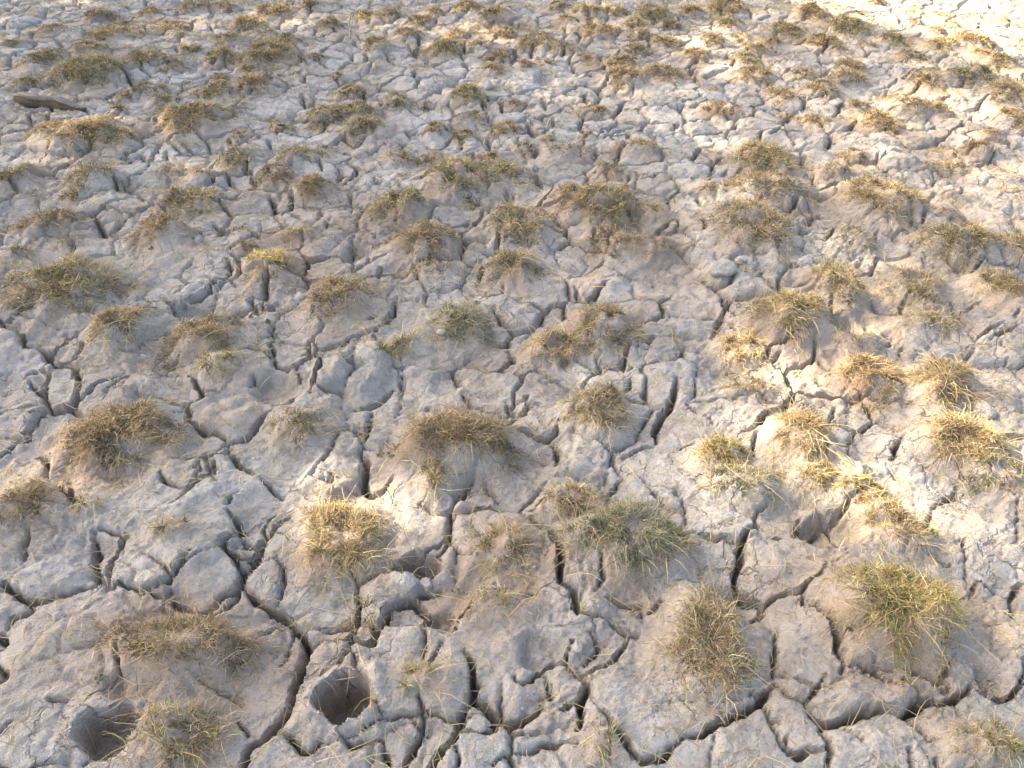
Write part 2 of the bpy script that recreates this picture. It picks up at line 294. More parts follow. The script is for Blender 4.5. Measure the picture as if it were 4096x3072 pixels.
# grass tussocks: overview px centre, width, height, density, tint code, lean, label
T1 = """255,925,235,150,1.0,b|broad orange-brown grass tussock on the mud hump left of the sunlit tuft
738,1150,165,175,1.0,s|brightly sunlit straw-coloured grass tussock beside a round hoofprint
985,940,265,130,1.0,b|wide dark brown matted grass clump above a shadowed hollow
390,1385,300,110,0.6,b|flat brown grass mat spread on the mud above the oval hoofprint
380,1590,190,130,0.6,o|olive-brown grass clump on the right rim of the oval hoofprint
1360,1160,260,150,0.8,g|grey-green and straw grass tussock with a bluish tangled centre
1535,1390,210,260,0.65,s|long loose straw grass clump spilling down a mud slope beside a deep crack
1940,1320,265,170,0.9,y|large golden grass tussock with yellow-green fringe on a mud hump
1090,1185,140,120,0.45,o|thin olive tuft with long straw blades beside the hoofprint with two clods
1071,1306,160,80,0.28,o|sparse low green and straw grass above the plate with a scooped print
893,1462,120,70,0.3,y|small yellow-green tuft between the deep round hoofprint and a wide crack
650,920,140,90,0.4,o|thin olive grass patch on the hump above the pale sunlit block
725,645,125,125,1.0,b|tall rounded brown grass tussock hanging over a bare mud face
585,572,110,62,0.8,y|small golden grass tuft on a crumbly brown mound above a cracked plate
130,612,215,120,1.0,o|wide olive-brown shaggy tussock above two neighbouring rounded tufts
262,703,122,92,1.0,b|gold-topped rounded tuft left of a similar brown tuft
428,715,150,92,0.9,b|bushy brown tuft right of a gold-topped one
990,385,105,92,1.0,o|dense dark olive tussock with drooping right side amid pale plates
1085,378,95,92,0.6,o|loose olive tuft on the mound right of a dense dark tussock
860,445,112,62,0.9,o|low arched olive tuft above a brown domed one
912,518,115,75,0.9,b|brown domed grass tuft with bare mud showing beneath it
1120,492,122,82,0.8,o|olive tuft with tangled straw draped over a mud shoulder
1298,450,122,95,1.0,o|dark-sided olive tussock on a steep mud pedestal
1240,440,82,60,0.6,b|small brown tuft joined to a dark-sided olive tussock
1110,575,112,62,0.8,o|squat olive tuft just below the one draped over a mud shoulder
990,690,125,110,0.8,g|grey-olive grass clump with a pale clod lying on it
1198,740,125,50,0.9,s|sunlit straw fringe crowning a scooped brown mud face
1308,705,150,100,0.75,b|brown and olive grass clump draped on a slope beside the sunlit fringe
1285,862,140,65,0.5,b|thin brown grass smeared over crumbly mud below a sunlit fringe
1304,890,110,150,0.7,s|straw grass hanging down a warm sunlit mud slope
1248,890,62,70,0.6,s|small sunlit straw tuft left of the hanging straw grass
1235,1072,150,62,0.6,s|sunlit straw fringe along the crack above the grey-green tussock
1601,748,92,72,0.9,s|bright gold tuft crowning a warm brown hump
1622,832,110,50,0.45,s|thin gold grass on the warm hump below a bright gold tuft
1706,680,160,95,0.9,o|dense olive-straw tussock left of a dark hollow
1808,608,112,90,0.8,o|olive tuft leaning over a bare brown mud face
1984,610,112,100,0.6,o|ring-like olive grass round a bare brown mound
2171,608,100,85,0.9,o|bushy olive tussock on pale mud right of the ring-like grass
1893,800,132,92,1.0,b|brown tussock with dark hollow under its fringe beside a golden one
2041,812,155,105,0.9,s|golden matted tussock joined to a brown one over a bare mud face
1733,945,120,105,0.9,s|straw tuft falling over a sunlit pale mud knob
2078,950,155,115,0.9,s|rounded straw tussock with blades fanned in all directions
1557,977,112,82,0.8,y|olive-gold tuft on the hump above a grey straw patch
1615,1035,150,95,0.5,g|grey straw patch on the flank below an olive-gold tuft
1748,1037,100,62,0.7,o|olive tuft on flat mud below a sunlit pale knob
1851,1063,112,62,0.5,y|gold-green low grass below the rounded fanned tussock
2158,1022,150,90,0.4,g|sparse grey-olive grass below the rounded fanned tussock's right side
2008,693,122,62,0.4,o|sparse olive grass on flaky layered mud
1850,725,100,50,0.35,o|thin olive grass at the edge of a dark smooth hollow
1958,1150,92,95,0.6,s|straw tuft beside a scooped bowl in warm mud
1908,1112,122,42,0.5,s|narrow straw strip above the scooped bowl
2141,1606,165,92,0.4,y|yellow-green wiry grass over a broad flat plate
1304,1606,72,82,0.3,y|upright thin green blades between small broken plates
380,1156,92,42,0.4,o|tiny olive tuft centred on a large bare mud block
45,1092,115,115,0.6,b|olive-brown grass on the mud face beside a long grey slab
791,1317,92,72,0.3,s|long bent straw blades radiating above a broken pointed plate
811,762,100,52,0.35,y|yellow-green wisps on top of the big rounded mud block
940,1030,75,80,0.6,s|sunlit yellow straw below the wide dark brown mat
188,1087,62,42,0.35,y|tiny yellow-green tuft beside a short deep crack on a warm hump
466,786,112,62,0.4,y|yellow-green wisps leaning over a crack below a bushy brown tuft
872,740,62,52,0.5,o|small olive tuft wedged right of the big rounded mud block
924,575,82,52,0.4,s|thin straw wisps on a mound below a brown domed tuft
1324,520,92,62,0.6,b|brown tuft growing beside a short deep crack
1624,484,145,130,0.85,s|large shaggy straw tussock with bare soil in the middle
1404,533,105,42,0.3,o|faint low olive grass on a smooth mud slope
1841,517,105,45,0.3,o|faint low olive grass beside branching cracks
2068,520,155,75,1.0,o|dense olive cushion of grass on pale mud
2191,527,105,62,0.9,s|gold grass cushion right of a dense olive one
1910,430,125,95,0.8,s|straw dome standing above a long crack
1651,337,112,62,0.9,o|flat-topped straw and olive tussock beside wide pale plates
1661,400,132,72,0.7,s|straw mat below a flat-topped tussock"""
TUSS = []
for ln in T1.split("\n"):
    a, lab = ln.split("|")
    x, y, w, h, d, c = a.split(",")
    TUSS.append(dict(x=float(x), y=float(y), w=float(w), h=float(h), d=float(d), c=c, label=lab))
# smaller ones farther off, in crop pixels: x,y,w,h,tint,density*10
T2 = {'G': "630,75,150,70,b,9 960,70,130,80,b,9 760,130,110,50,b,8 1090,140,170,80,s,8 330,170,110,70,o,8 680,210,200,90,o,9 920,190,170,60,s,4 1160,210,80,130,b,6 1480,45,90,60,b,8 1770,50,170,110,b,9 2010,20,120,60,b,8 1600,140,180,90,o,9 1830,260,150,80,o,9 1720,210,100,50,o,7 1470,240,150,130,o,8 1230,310,110,80,o,8 1430,360,160,110,o,9 1720,340,240,110,b,10 930,380,200,90,o,8 1090,410,120,90,o,8 580,310,180,70,b,7 280,380,190,110,o,9 560,440,330,180,o,10 1420,490,110,60,s,8 1600,430,110,60,s,7 1650,540,180,110,b,8 1390,580,180,90,o,9 960,570,160,70,b,8 1060,640,130,80,b,7 820,600,110,60,o,7 1220,740,300,170,b,10 1480,720,150,90,b,4 760,700,100,60,s,6 330,820,200,130,s,8 560,860,280,180,s,10 770,880,140,80,y,8 1820,800,110,80,b,8 2100,730,180,110,o,9 2030,370,80,60,b,7 2180,480,80,100,b,7 1530,1010,180,110,o,8 1900,1000,190,90,o,8 1770,1110,190,120,b,9 2090,980,110,60,o,4 2040,1220,190,160,b,10 560,1150,280,110,o,6 60,1130,200,140,o,9 470,1230,150,80,b,6 1100,1090,200,60,o,3 1300,1120,150,60,o,3 270,1390,330,160,b,8 1230,1290,300,150,o,10 1030,1510,310,150,b,10 1900,1500,180,80,o,6 1630,1620,130,70,b,7 170,530,150,60,o,7 80,280,100,40,o,6 440,1560,100,50,s,6 130,1620,150,50,o,6 1550,860,130,70,o,4 2140,150,130,50,s,8 1250,30,160,60,b,6 1400,30,100,60,b,7 1060,1410,120,70,b,6",
 'H': "150,90,150,100,s,9 310,60,110,110,b,7 500,110,130,90,s,9 600,70,110,60,s,8 810,40,160,90,b,9 980,80,150,80,s,9 440,195,140,80,b,9 220,280,150,100,o,8 660,295,180,120,o,10 740,220,130,70,b,8 1040,190,150,70,o,8 900,270,140,70,o,4 1020,340,140,100,b,9 1260,260,180,90,b,9 1190,410,90,100,b,9 1000,430,130,80,b,8 1410,40,110,60,b,8 1600,70,160,120,s,9 1460,115,100,60,b,9 1660,190,200,120,b,7 1760,50,160,80,o,8 2010,80,180,100,o,10 1890,150,130,90,s,9 2130,140,120,70,b,9 1930,220,130,80,b,8 2110,250,150,80,s,9 1900,310,150,80,s,9 1800,380,170,80,s,9 1840,480,200,100,b,8 2090,450,200,90,s,9 1600,360,140,60,b,5 1450,300,150,50,s,5 1310,390,110,50,b,4 40,560,140,140,o,9 820,600,180,120,o,10 350,640,150,80,o,6 510,650,90,80,o,7 90,700,220,90,o,9 140,810,200,130,o,10 860,730,180,70,s,5 1120,660,130,50,b,6 1630,680,160,70,b,8 620,820,130,100,o,9 770,850,120,80,o,8 1050,810,150,90,o,8 1190,950,110,110,b,7 1580,850,80,50,b,8 1940,930,230,100,o,4 1340,890,90,40,y,5 400,1020,130,60,o,7 590,1010,140,90,b,7 380,1140,90,50,y,3 950,1020,120,70,b,8 1730,1100,180,100,o,5 1460,970,250,100,o,2 1810,1230,100,80,b,8 2000,1370,230,100,s,4",
 'I': "1330,1290,10,10,o,1 230,1220,180,70,s,5 1000,1080,230,60,s,4 1110,990,110,90,b,9 1900,960,220,70,s,6 1700,1060,220,70,s,5 1750,1380,180,80,b,5 1280,760,200,100,s,8 1340,810,120,80,b,9 870,740,110,80,b,9 700,720,110,60,b,7 1160,660,110,60,b,9 1580,670,260,80,s,8 1560,510,160,80,s,8 1090,410,190,70,s,9 1080,490,220,60,s,8 920,560,160,100,b,9 470,470,190,140,b,9 640,590,140,90,b,8 250,690,200,70,b,7 430,370,130,80,o,8 770,450,110,60,o,8 670,180,190,90,o,9 920,250,160,70,b,9 1060,150,200,100,o,10 1380,240,150,110,g,10 1680,270,180,70,o,9 1880,240,220,70,b,9 1950,340,160,60,o,9 2080,390,140,80,o,9 1870,480,230,90,g,9 2100,580,180,90,o,8 2130,740,160,100,b,9 1500,360,140,60,g,7 840,70,160,60,s,9 200,240,140,80,s,8 480,300,130,70,s,8 300,130,130,80,o,9 300,30,190,80,o,10 60,50,130,90,o,9 90,340,150,90,b,9 380,230,100,80,b,8 590,260,80,60,b,8 1260,10,110,30,b,8 1520,150,60,40,b,5 1660,190,80,50,b,6 1200,270,100,50,o,6 1750,150,80,30,b,3 2060,640,120,60,o,6 1480,150,60,40,b,4 1400,620,130,50,s,6 1990,860,120,60,s,5 560,1000,10,10,o,1"}
SPEC = {('G', 1230, 1290): "long low dark olive tussock just above a tall brown one",
        ('G', 1030, 1510): "tall spiky brown tussock just below a long low olive one",
        ('G', 270, 1390): "broad brown shaggy tussock left of a long low olive one",
        ('G', 560, 860): "large bright golden tussock on the mud below the driftwood",
        ('G', 330, 820): "golden tuft on a pink mud clod just below the driftwood",
        ('G', 770, 880): "gold and green tuft at the right foot of a large golden tussock",
        ('G', 560, 440): "large dark olive tussock just above the driftwood",
        ('G', 280, 380): "dark olive tuft left of the large tussock above the driftwood",
        ('G', 1220, 740): "large dark brown mop-like tussock beside a smooth bare mud hump",
        ('G', 2040, 1220): "upright dark brown tuft beside a square cracked plate",
        ('G', 60, 1130): "dark olive tussock leaning over flat grassy mud far below the driftwood",
        ('G', 560, 1150): "wide thin olive grass spread with green blades over low mud",
        ('H', 150, 90): "gold-topped tussock behind the split white stick",
        ('H', 140, 810): "long arched olive tussock hanging down over pale mud",
        ('H', 660, 295): "round dense olive tussock beside a short upright crack",
        ('H', 820, 600): "round olive tussock wedged between smooth grey clods and a crack",
        ('H', 1190, 410): "dark brown knob of grass beside a round dark hollow",
        ('H', 1660, 190): "wide brown tussock with a bare sunken face and a tall pale blade",
        ('I', 1060, 150): "wide olive tussock standing against the brightest sunlit strip",
        ('I', 1380, 240): "dark green-grey tussock at the edge of the brightest sunlit strip",
        ('I', 1880, 240): "flat brown tussock rim cut off by the sunlit strip behind it",
        ('I', 1260, 10): "brown tuft inside the white sunlit strip behind the curled leaf",
        ('I', 1660, 190): "small brown wisp inside the white sunlit strip beside low tussocks"}
for k, txt in T2.items():
    for it in txt.split():
        x, y, w, h, c, d = it.split(",")
        if float(w) < 20: continue
        px, py = cp(k, float(x), float(y))
        lab = SPEC.get((k, int(x), int(y)))
        TUSS.append(dict(x=px, y=py, w=float(w) / 3, h=float(h) / 3, d=float(d) / 10, c=c, label=lab))

def sstep_(a, b, x): return float(sstep(a, b, x))
for t in TUSS:
    _, _, dep = unp(t['x'], t['y'], 0.0)
    ww = t['w'] * SC * dep / FPX
    mh = min(0.075, (0.10 + 0.16 * t['d']) * ww + 0.004)
    X, Y, dep = unp(t['x'], t['y'], 0.6 * mh + 0.012)
    alpha = math.atan2(CAM_H, Y)
    happ = t['h'] * SC * dep / FPX
    dd = (happ - 0.5 * mh * math.cos(alpha)) / math.sin(alpha)
    dd = min(max(dd, 0.5 * ww), 1.15 * ww)
    g_ = 1.0 + 0.30 * sstep_(2.2, 3.6, float(dep))
    t.update(X=float(X), Y=float(Y), dep=float(dep), rx=g_ * ww / 2, ry=g_ * dd / 2, mh=mh)

# ------------------------------------------------------------------ the mud surface
def hwid(y): return 1.45 + 0.62 * y
ys = [0.05]
while ys[-1] < 7.6: ys.append(ys[-1] + 0.0035 + 0.00145 * (ys[-1] - 0.05))
ys = np.array(ys); NR = len(ys); NC = 735
us = np.linspace(-1, 1, NC)
X = us[None, :] * hwid(ys)[:, None]
Y = np.repeat(ys[:, None], NC, 1)
DX = (2 * hwid(ys) / (NC - 1))[:, None] * np.ones((1, NC))
def window(x0, x1, y0, y1):
    r0 = max(0, np.searchsorted(ys, y0) - 1); r1 = min(NR, np.searchsorted(ys, y1) + 1)
    if r1 <= r0: return None
    ha, hb = hwid(ys[r0]), hwid(ys[r1 - 1])
    ua, ub = min(x0 / ha, x0 / hb), max(x1 / ha, x1 / hb)
    c0 = max(0, int((ua + 1) / 2 * (NC - 1)) - 1); c1 = min(NC, int((ub + 1) / 2 * (NC - 1)) + 2)
    if c1 <= c0: return None
    return slice(r0, r1), slice(c0, c1)

XW = X + 0.010 * noise(X * 11, Y * 11, 1) + 0.0055 * noise(X * 31, Y * 31, 2) + 0.003 * noise(X * 75, Y * 75, 3)
YW = Y + 0.010 * noise(X * 11, Y * 11, 4) + 0.0055 * noise(X * 31, Y * 31, 5) + 0.003 * noise(X * 75, Y * 75, 6)
E = np.full(X.shape, 0.30)            # distance beyond the edge of the nearest crack
D = np.zeros(X.shape)                 # depth of that crack
MARG = 0.16
for w, P in CRACKS:
    n = len(P)
    seg = np.linalg.norm(np.diff(P, axis=0), axis=1); s = np.concatenate([[0], np.cumsum(seg)]); tot = s[-1] + 1e-6
    for i in range(n - 1):
        a, b = P[i], P[i + 1]
        wd = window(min(a[0], b[0]) - MARG, max(a[0], b[0]) + MARG, min(a[1], b[1]) - MARG, max(a[1], b[1]) + MARG)
        if wd is None: continue
        dx, dy = b - a; L2 = dx * dx + dy * dy + 1e-9
        qx, qy = XW[wd], YW[wd]
        t = np.clip(((qx - a[0]) * dx + (qy - a[1]) * dy) / L2, 0, 1)
        dist = np.hypot(qx - a[0] - t * dx, qy - a[1] - t * dy)
        f = (s[i] + t * seg[i]) / tot
        taper = np.clip(np.minimum(f, 1 - f) * tot / 0.05, 0.25, 1)
        hw = np.maximum(0.5 * w * taper, 0.55 * DX[wd] * taper)
        e = dist - hw
        sel = e < E[wd]
        E[wd] = np.where(sel, e, E[wd])
        D[wd] = np.where(sel, np.minimum(0.035 + 9.0 * hw, 0.15), D[wd])

def voro(x, y, cell, s):
    gx = np.floor(x / cell); gy = np.floor(y / cell)
    f1 = np.full(x.shape, 9.0); f2 = np.full(x.shape, 9.0)
    ax = np.zeros(x.shape); ay = np.zeros(x.shape); bx = np.zeros(x.shape); by = np.zeros(x.shape)
    for i in (-1, 0, 1):
        for j in (-1, 0, 1):
            px = (gx + i + 0.5 + 0.9 * (_h(gx + i, gy + j, s) - 0.5)) * cell
            py = (gy + j + 0.5 + 0.9 * (_h(gx + i, gy + j, s + 1) - 0.5)) * cell
            d = np.hypot(px - x, py - y)
            c1 = d < f1; c2 = (~c1) & (d < f2)
            f2 = np.where(c1, f1, np.where(c2, d, f2)); bx = np.where(c1, ax, np.where(c2, px, bx)); by = np.where(c1, ay, np.where(c2, py, by))
            f1 = np.where(c1, d, f1); ax = np.where(c1, px, ax); ay = np.where(c1, py, ay)
    return (f2 * f2 - f1 * f1) / (2 * np.hypot(bx - ax, by - ay) + 1e-6)

# mounds under the tussocks, and the brown soil there
MOUND = np.zeros(X.shape); EARTH = np.zeros(X.shape)
for t in TUSS:
    k = 2.3
    wd = window(t['X'] - k * t['rx'], t['X'] + k * t['rx'], t['Y'] - k * t['ry'], t['Y'] + k * t['ry'])
    if wd is None: continue
    q = ((X[wd] - t['X']) / (t['rx'] * 1.05)) ** 2 + ((Y[wd] - t['Y'] - 0.1 * t['ry']) / (t['ry'] * 1.05)) ** 2
    q = q * (1 + 0.35 * noise(X[wd] * 14 + t['X'] * 7, Y[wd] * 14, 9))
    m = 1.15 * t['mh'] * np.exp(-np.maximum(q, 0) ** 1.8)
    MOUND[wd] = np.maximum(MOUND[wd], m) + 0.25 * np.minimum(MOUND[wd], m)
    EARTH[wd] = np.maximum(EARTH[wd], np.exp(-np.maximum(q, 0) * 0.5) * (0.40 + 0.5 * t['d']))

# the net of lesser cracks
WX = XW + 0.02 * noise(X * 3.1, Y * 3.1, 7) + 0.012 * noise(X * 8, Y * 8, 8); WY = YW + 0.02 * noise(X * 3.1, Y * 3.1, 17) + 0.012 * noise(X * 8, Y * 8, 18)
v1 = voro(WX + 3.3, WY + 1.7, 0.175, 11)
wv = 0.0026 + 0.0055 * noise(X * 2.7, Y * 2.7, 21) + 0.002 * noise(X * 9, Y * 9, 22)
near = sstep(2.6, 1.4, Y)
wv = wv - 0.0018 * near - 0.05 * MOUND + 0.0006 * np.maximum(Y - 2, 0)
e1 = v1 - np.maximum(wv, 0) - np.where(wv > 0.0004, 0.0, -0.3)
sel = e1 < E
E = np.where(sel, e1, E); D = np.where(sel, np.clip(14 * wv, 0.004, 0.07), D)
v2 = voro(XW * 1.0 + 9.1, YW + 5.2, 0.085, 31)
wh = 0.0002 + 0.0011 * sstep(1.6, 2.6, Y) + 0.0036 * noise(X * 3.9 + 5, Y * 3.9, 23)
e2 = v2 - np.maximum(wh, 0) - np.where(wh > 0.0009, 0, -0.3)
HAIR = np.clip(1 - np.maximum(e2, 0) / (0.45 * DX + 0.0015), 0, 1) * np.clip(wh / 0.003, 0, 1)

# plates: watershed of the crack distance on a coarser grid
ST = 3
Ec = E[::ST, ::ST].copy()
nr, nc = Ec.shape
order = np.argsort(-Ec.ravel())
lab = np.full(nr * nc, -1, np.int32); par = []; peak = []; Ef = Ec.ravel()
def find(a):
    while par[a] != a:
        par[a] = par[par[a]]; a = par[a]
    return a
labl = lab.tolist(); Efl = Ef.tolist()
for i in order.tolist():
    r, c = divmod(i, nc); e = Efl[i]
    best = -1
    for rr, cc in ((r - 1, c), (r + 1, c), (r, c - 1), (r, c + 1), (r - 1, c - 1), (r + 1, c + 1), (r - 1, c + 1), (r + 1, c - 1)):
        if rr < 0 or cc < 0 or rr >= nr or cc >= nc: continue
        l = labl[rr * nc + cc]
        if l < 0: continue
        l = find(l)
        if best < 0: best = l
        elif l != best:
            hi, lo = (best, l) if peak[best] >= peak[l] else (l, best)
            if e > 0.45 * peak[lo] and e > 0.006: par[lo] = hi
            best = hi
    if best < 0:
        best = len(par); par.append(best); peak.append(e)
    labl[i] = best
LB = np.array([find(l) for l in range(len(par))], np.int32)[np.array(labl, np.int32)].reshape(nr, nc)
_, LB = np.unique(LB, return_inverse=True)
LB = LB.reshape(nr, nc)
NL = int(LB.max()) + 1
ri = np.minimum((np.arange(NR) + ST // 2) // ST, nr - 1); ci = np.minimum((np.arange(NC) + ST // 2) // ST, nc - 1)
LAB = LB[ri][:, ci]

# every plate sits a little higher, lower or askew
off = rng.normal(0, 0.0062, NL); tx = rng.normal(0, 0.06, NL); ty = rng.normal(0, 0.06, NL); tone = rng.normal(0, 0.10, NL)
cnt = np.bincount(LAB.ravel(), minlength=NL) + 1e-9
cx = np.bincount(LAB.ravel(), X.ravel(), NL) / cnt; cy = np.bincount(LAB.ravel(), Y.ravel(), NL) / cnt
PO = off[LAB] + np.clip(tx[LAB] * (X - cx[LAB]), -0.012, 0.012) + np.clip(ty[LAB] * (Y - cy[LAB]), -0.012, 0.012)
def blur(a, k):
    for ax in (0, 1):
        p = np.pad(a, [(k, k) if i == ax else (0, 0) for i in (0, 1)], mode='edge')
        c = np.cumsum(p, axis=ax); z = np.zeros_like(np.take(c, [0], ax)); c = np.concatenate([z, c], ax)
        n = 2 * k + 1
        a = (np.take(c, np.arange(n, c.shape[ax]), ax) - np.take(c, np.arange(0, c.shape[ax] - n), ax)) / n
    return a
PO = blur(PO, 2); TONE = blur(tone[LAB], 4)

Z = 0.018 * noise(X * 0.9, Y * 0.9, 41) + 0.013 * noise(X * 2.6, Y * 2.6, 42)
Z += MOUND * (1 - 0.22 * sstep(2.8, 5.0, Y)) * (1 + 0.35 * noise(X * 13, Y * 13, 43))
hum = noise(X * 4.3 + 0.04 * noise(X * 15, Y * 15, 52), Y * 4.3, 53)
hamp = (1 - 0.4 * sstep(2.8, 5.0, Y)) * (1.0 - 0.55 * np.exp(-((X - 0.3) / 1.6) ** 2 - ((Y - 3.6) / 1.3) ** 2))
Z += hamp * (0.016 * sstep(0.05, 0.25, hum) - 0.012 * sstep(0.15, 0.42, -hum))
fk = 2.3 * noise(X * 8.5 + 0.5 * noise(X * 19, Y * 19, 54), Y * 8.5, 55) + 0.5 * noise(X * 31, Y * 31, 56); ff = fk - np.floor(fk)
flake = 0.0042 * (np.floor(fk) + sstep(0.78, 0.98, ff))
lump = flake + 0.0040 * noise(X * 7, Y * 7, 44) + 0.0030 * (0.5 - np.abs(noise(X * 13 + 2, Y * 13, 45))) + 0.0036 * noise(X * 27, Y * 27, 46)
rough = np.clip(0.5 + 0.9 * noise(X * 2.1 + 7, Y * 2.1, 47), 0.12, 1.3)
fine = 0.0030 * (0.5 - np.abs(noise(X * 52, Y * 52, 48))) + 0.0022 * noise(X * 95, Y * 95, 49) + 0.0017 * noise(X * 150, Y * 150, 50)
Z += lump + fine * (0.45 + 1.1 * rough)
pits = np.clip(noise(X * 42 + 3, Y * 42, 51) - 0.42, 0, 1); Z -= 0.010 * pits * rough
Z += PO * (1 - 0.45 * sstep(2.8, 5.0, Y))
for k, ax, ay, rx, ry, h in SWELLS:
    px, py = cp(k, ax, ay); x0, y0, dep = unp(px, py, 0.01)
    alpha = math.atan2(CAM_H, y0); sx = rx / 3 * SC * dep / FPX; sy = ry / 3 * SC * dep / FPX / math.sin(alpha)
    q = np.sqrt(((XW - x0) / sx) ** 2 + ((YW - y0) / sy) ** 2)
    Z += h * sstep(1.12, 0.55, q)
sw = 0.0022 + 0.30 * DX
S = sstep(sw, -sw, E)
ED = np.maximum(E, 0)
Z += 0.004 * (1 - np.exp(-ED / 0.035)) - 0.0030 * np.exp(-ED / 0.0035)
Z -= D * S
Z -= (0.010 + 0.005 * sstep(1.6, 3.0, Y)) * HAIR * (1 - S)
for k, ax, ay, rx, ry, dp, rim in HOOVES:
    px, py = cp(k, ax, ay); x0, y0, dep = unp(px, py, 0.028)
    zl = float(Z[(X - x0) ** 2 + (Y - y0) ** 2 < 0.004].mean()); x0, y0, dep = unp(px, py, zl + 0.6 * rim)
    alpha = math.atan2(CAM_H, y0); sx = rx / 3 * SC * dep / FPX; sy = ry / 3 * SC * dep / FPX / math.sin(alpha)
    q = np.sqrt(((XW - x0) / sx) ** 2 + ((YW - y0) / sy) ** 2)
    ang = np.arctan2(YW - y0, XW - x0)
    q = q * (1 + 0.05 * np.sin(2 * ang + ax) + 0.03 * np.sin(5 * ang + ay) + 0.06 * noise(X * 24, Y * 24, 63))
    q = q + 0.05 * noise(X * 55, Y * 55, 65)
    ins = sstep(1.06, 0.88, q)
    Z = Z + rim * sstep(1.75, 1.30, q) * (0.75 + 0.25 * np.cos(ang - 2.3)) * (1 + 0.45 * noise(X * 20, Y * 20, 64))
    floor = zl - dp * 1.1 + 0.006 * noise(X * 30, Y * 30, 61) + 0.012 * (XW - x0) / sx
    Z = Z * (1 - ins) + floor * ins
EARTH = np.clip(EARTH * (0.85 + 0.9 * noise(X * 9, Y * 9, 71)) + TONE + 0.30 * noise(X * 1.7, Y * 1.7, 72) + 0.06, 0, 0.95)
ZG = Z

# normals of the whole sheet, so that the seams between plates do not show
PT = np.stack([X, Y, Z], 2)
du = np.gradient(PT, axis=1); dv = np.gradient(PT, axis=0)
NV = np.cross(du, dv); NV /= np.linalg.norm(NV, axis=2, keepdims=True)

def zat(x, y):
    x = np.asarray(x, float); y = np.asarray(y, float)
    r = np.clip(np.interp(y, ys, np.arange(NR)), 0, NR - 1.001)
    c = np.clip((x / hwid(np.clip(y, ys[0], ys[-1])) + 1) / 2 * (NC - 1), 0, NC - 1.001)
    r0 = r.astype(int); c0 = c.astype(int); fr = r - r0; fc = c - c0
    return (ZG[r0, c0] * (1 - fc) + ZG[r0, c0 + 1] * fc) * (1 - fr) + (ZG[r0 + 1, c0] * (1 - fc) + ZG[r0 + 1, c0 + 1] * fc) * fr

# the ground round about and beneath, out to the horizon
gs = np.concatenate([-np.geomspace(160, 9, 26), np.linspace(-8.6, 8.6, 130), np.geomspace(9, 160, 26)])
gx, gy = np.meshgrid(gs, gs + 3.0)
gz = 0.03 * noise(gx * 0.9, gy * 0.9, 41) + 0.03 * noise(gx * 2.6, gy * 2.6, 42) + 0.5 * noise(gx * 0.03, gy * 0.03, 81) * sstep(15, 60, np.hypot(gx, gy))
inside = sstep(0.02, -0.22, np.maximum(np.abs(gx) - hwid(np.clip(gy, 0.05, 7.6)), np.maximum(0.05 - gy, gy - 7.6)))
gz = gz - 0.02 - 0.30 * inside
n = len(gs)
idx = np.arange(n * n).reshape(n, n)
q = np.stack([idx[:-1, :-1], idx[:-1, 1:], idx[1:, 1:], idx[1:, :-1]], 2).reshape(-1, 4)
gme = mesh_np("ground", np.stack([gx, gy, gz], 2).reshape(-1, 3), q.ravel(), np.arange(len(q)) * 4, np.full(len(q), 4))
ground = link("ground", gme, MUD)
tag(ground, "dried cracked grey mud of a trampled lake bed", None, None, "structure")

# faces of the sheet handed out to the plates
FL = LAB[:-1, :-1].ravel()
vid = np.arange(NR * NC).reshape(NR, NC)
FQ = np.stack([vid[:-1, :-1], vid[:-1, 1:], vid[1:, 1:], vid[1:, :-1]], 2).reshape(-1, 4)
PV = PT.reshape(-1, 3); NVf = NV.reshape(-1, 3); EA = EARTH.ravel()
# apparent size of each plate in the picture decides which are built singly
cz = CAM_H * math.sin(PITCH) + Y * math.cos(PITCH); cyv = (Y * math.sin(PITCH) - CAM_H * math.cos(PITCH))
inv = (np.abs(X / cz) < 2048 / FPX) & (np.abs(cyv / cz) < 1536 / FPX)
area = np.gradient(Y, axis=0) * DX * CAM_H / cz ** 3 * inv
score = np.bincount(LAB.ravel(), area.ravel(), NL)
keep = np.argsort(-score)[:295]
keep = keep[score[keep] > 0]
fo = np.argsort(FL, kind='stable'); fs = np.searchsorted(FL[fo], np.arange(NL + 1))
def plate(name, faces, kind=None):
    F = FQ[faces]
    uv, inv_ = np.unique(F.ravel(), return_inverse=True)
    V = PV[uv]
    me = mesh_np(name, V, inv_, np.arange(len(F)) * 4, np.full(len(F), 4))
    a = me.attributes.new("earth", 'FLOAT', 'POINT'); a.data.foreach_set("value", EA[uv].astype(np.float32))
    me.normals_split_custom_set_from_vertices(NVf[uv].astype(np.float32))
    o = link(name, me, MUD, ground)
    if kind: o["kind"] = kind
    return o
kept = np.zeros(NL, bool); kept[keep] = True
for l in keep: plate("mud_plate", fo[fs[l]:fs[l + 1]])
rest = np.concatenate([fo[fs[l]:fs[l + 1]] for l in range(NL) if not kept[l]])
plate("outer_mud_plates", rest, "stuff")
print("plates", NL, "kept", len(keep), "grid", NR, NC)

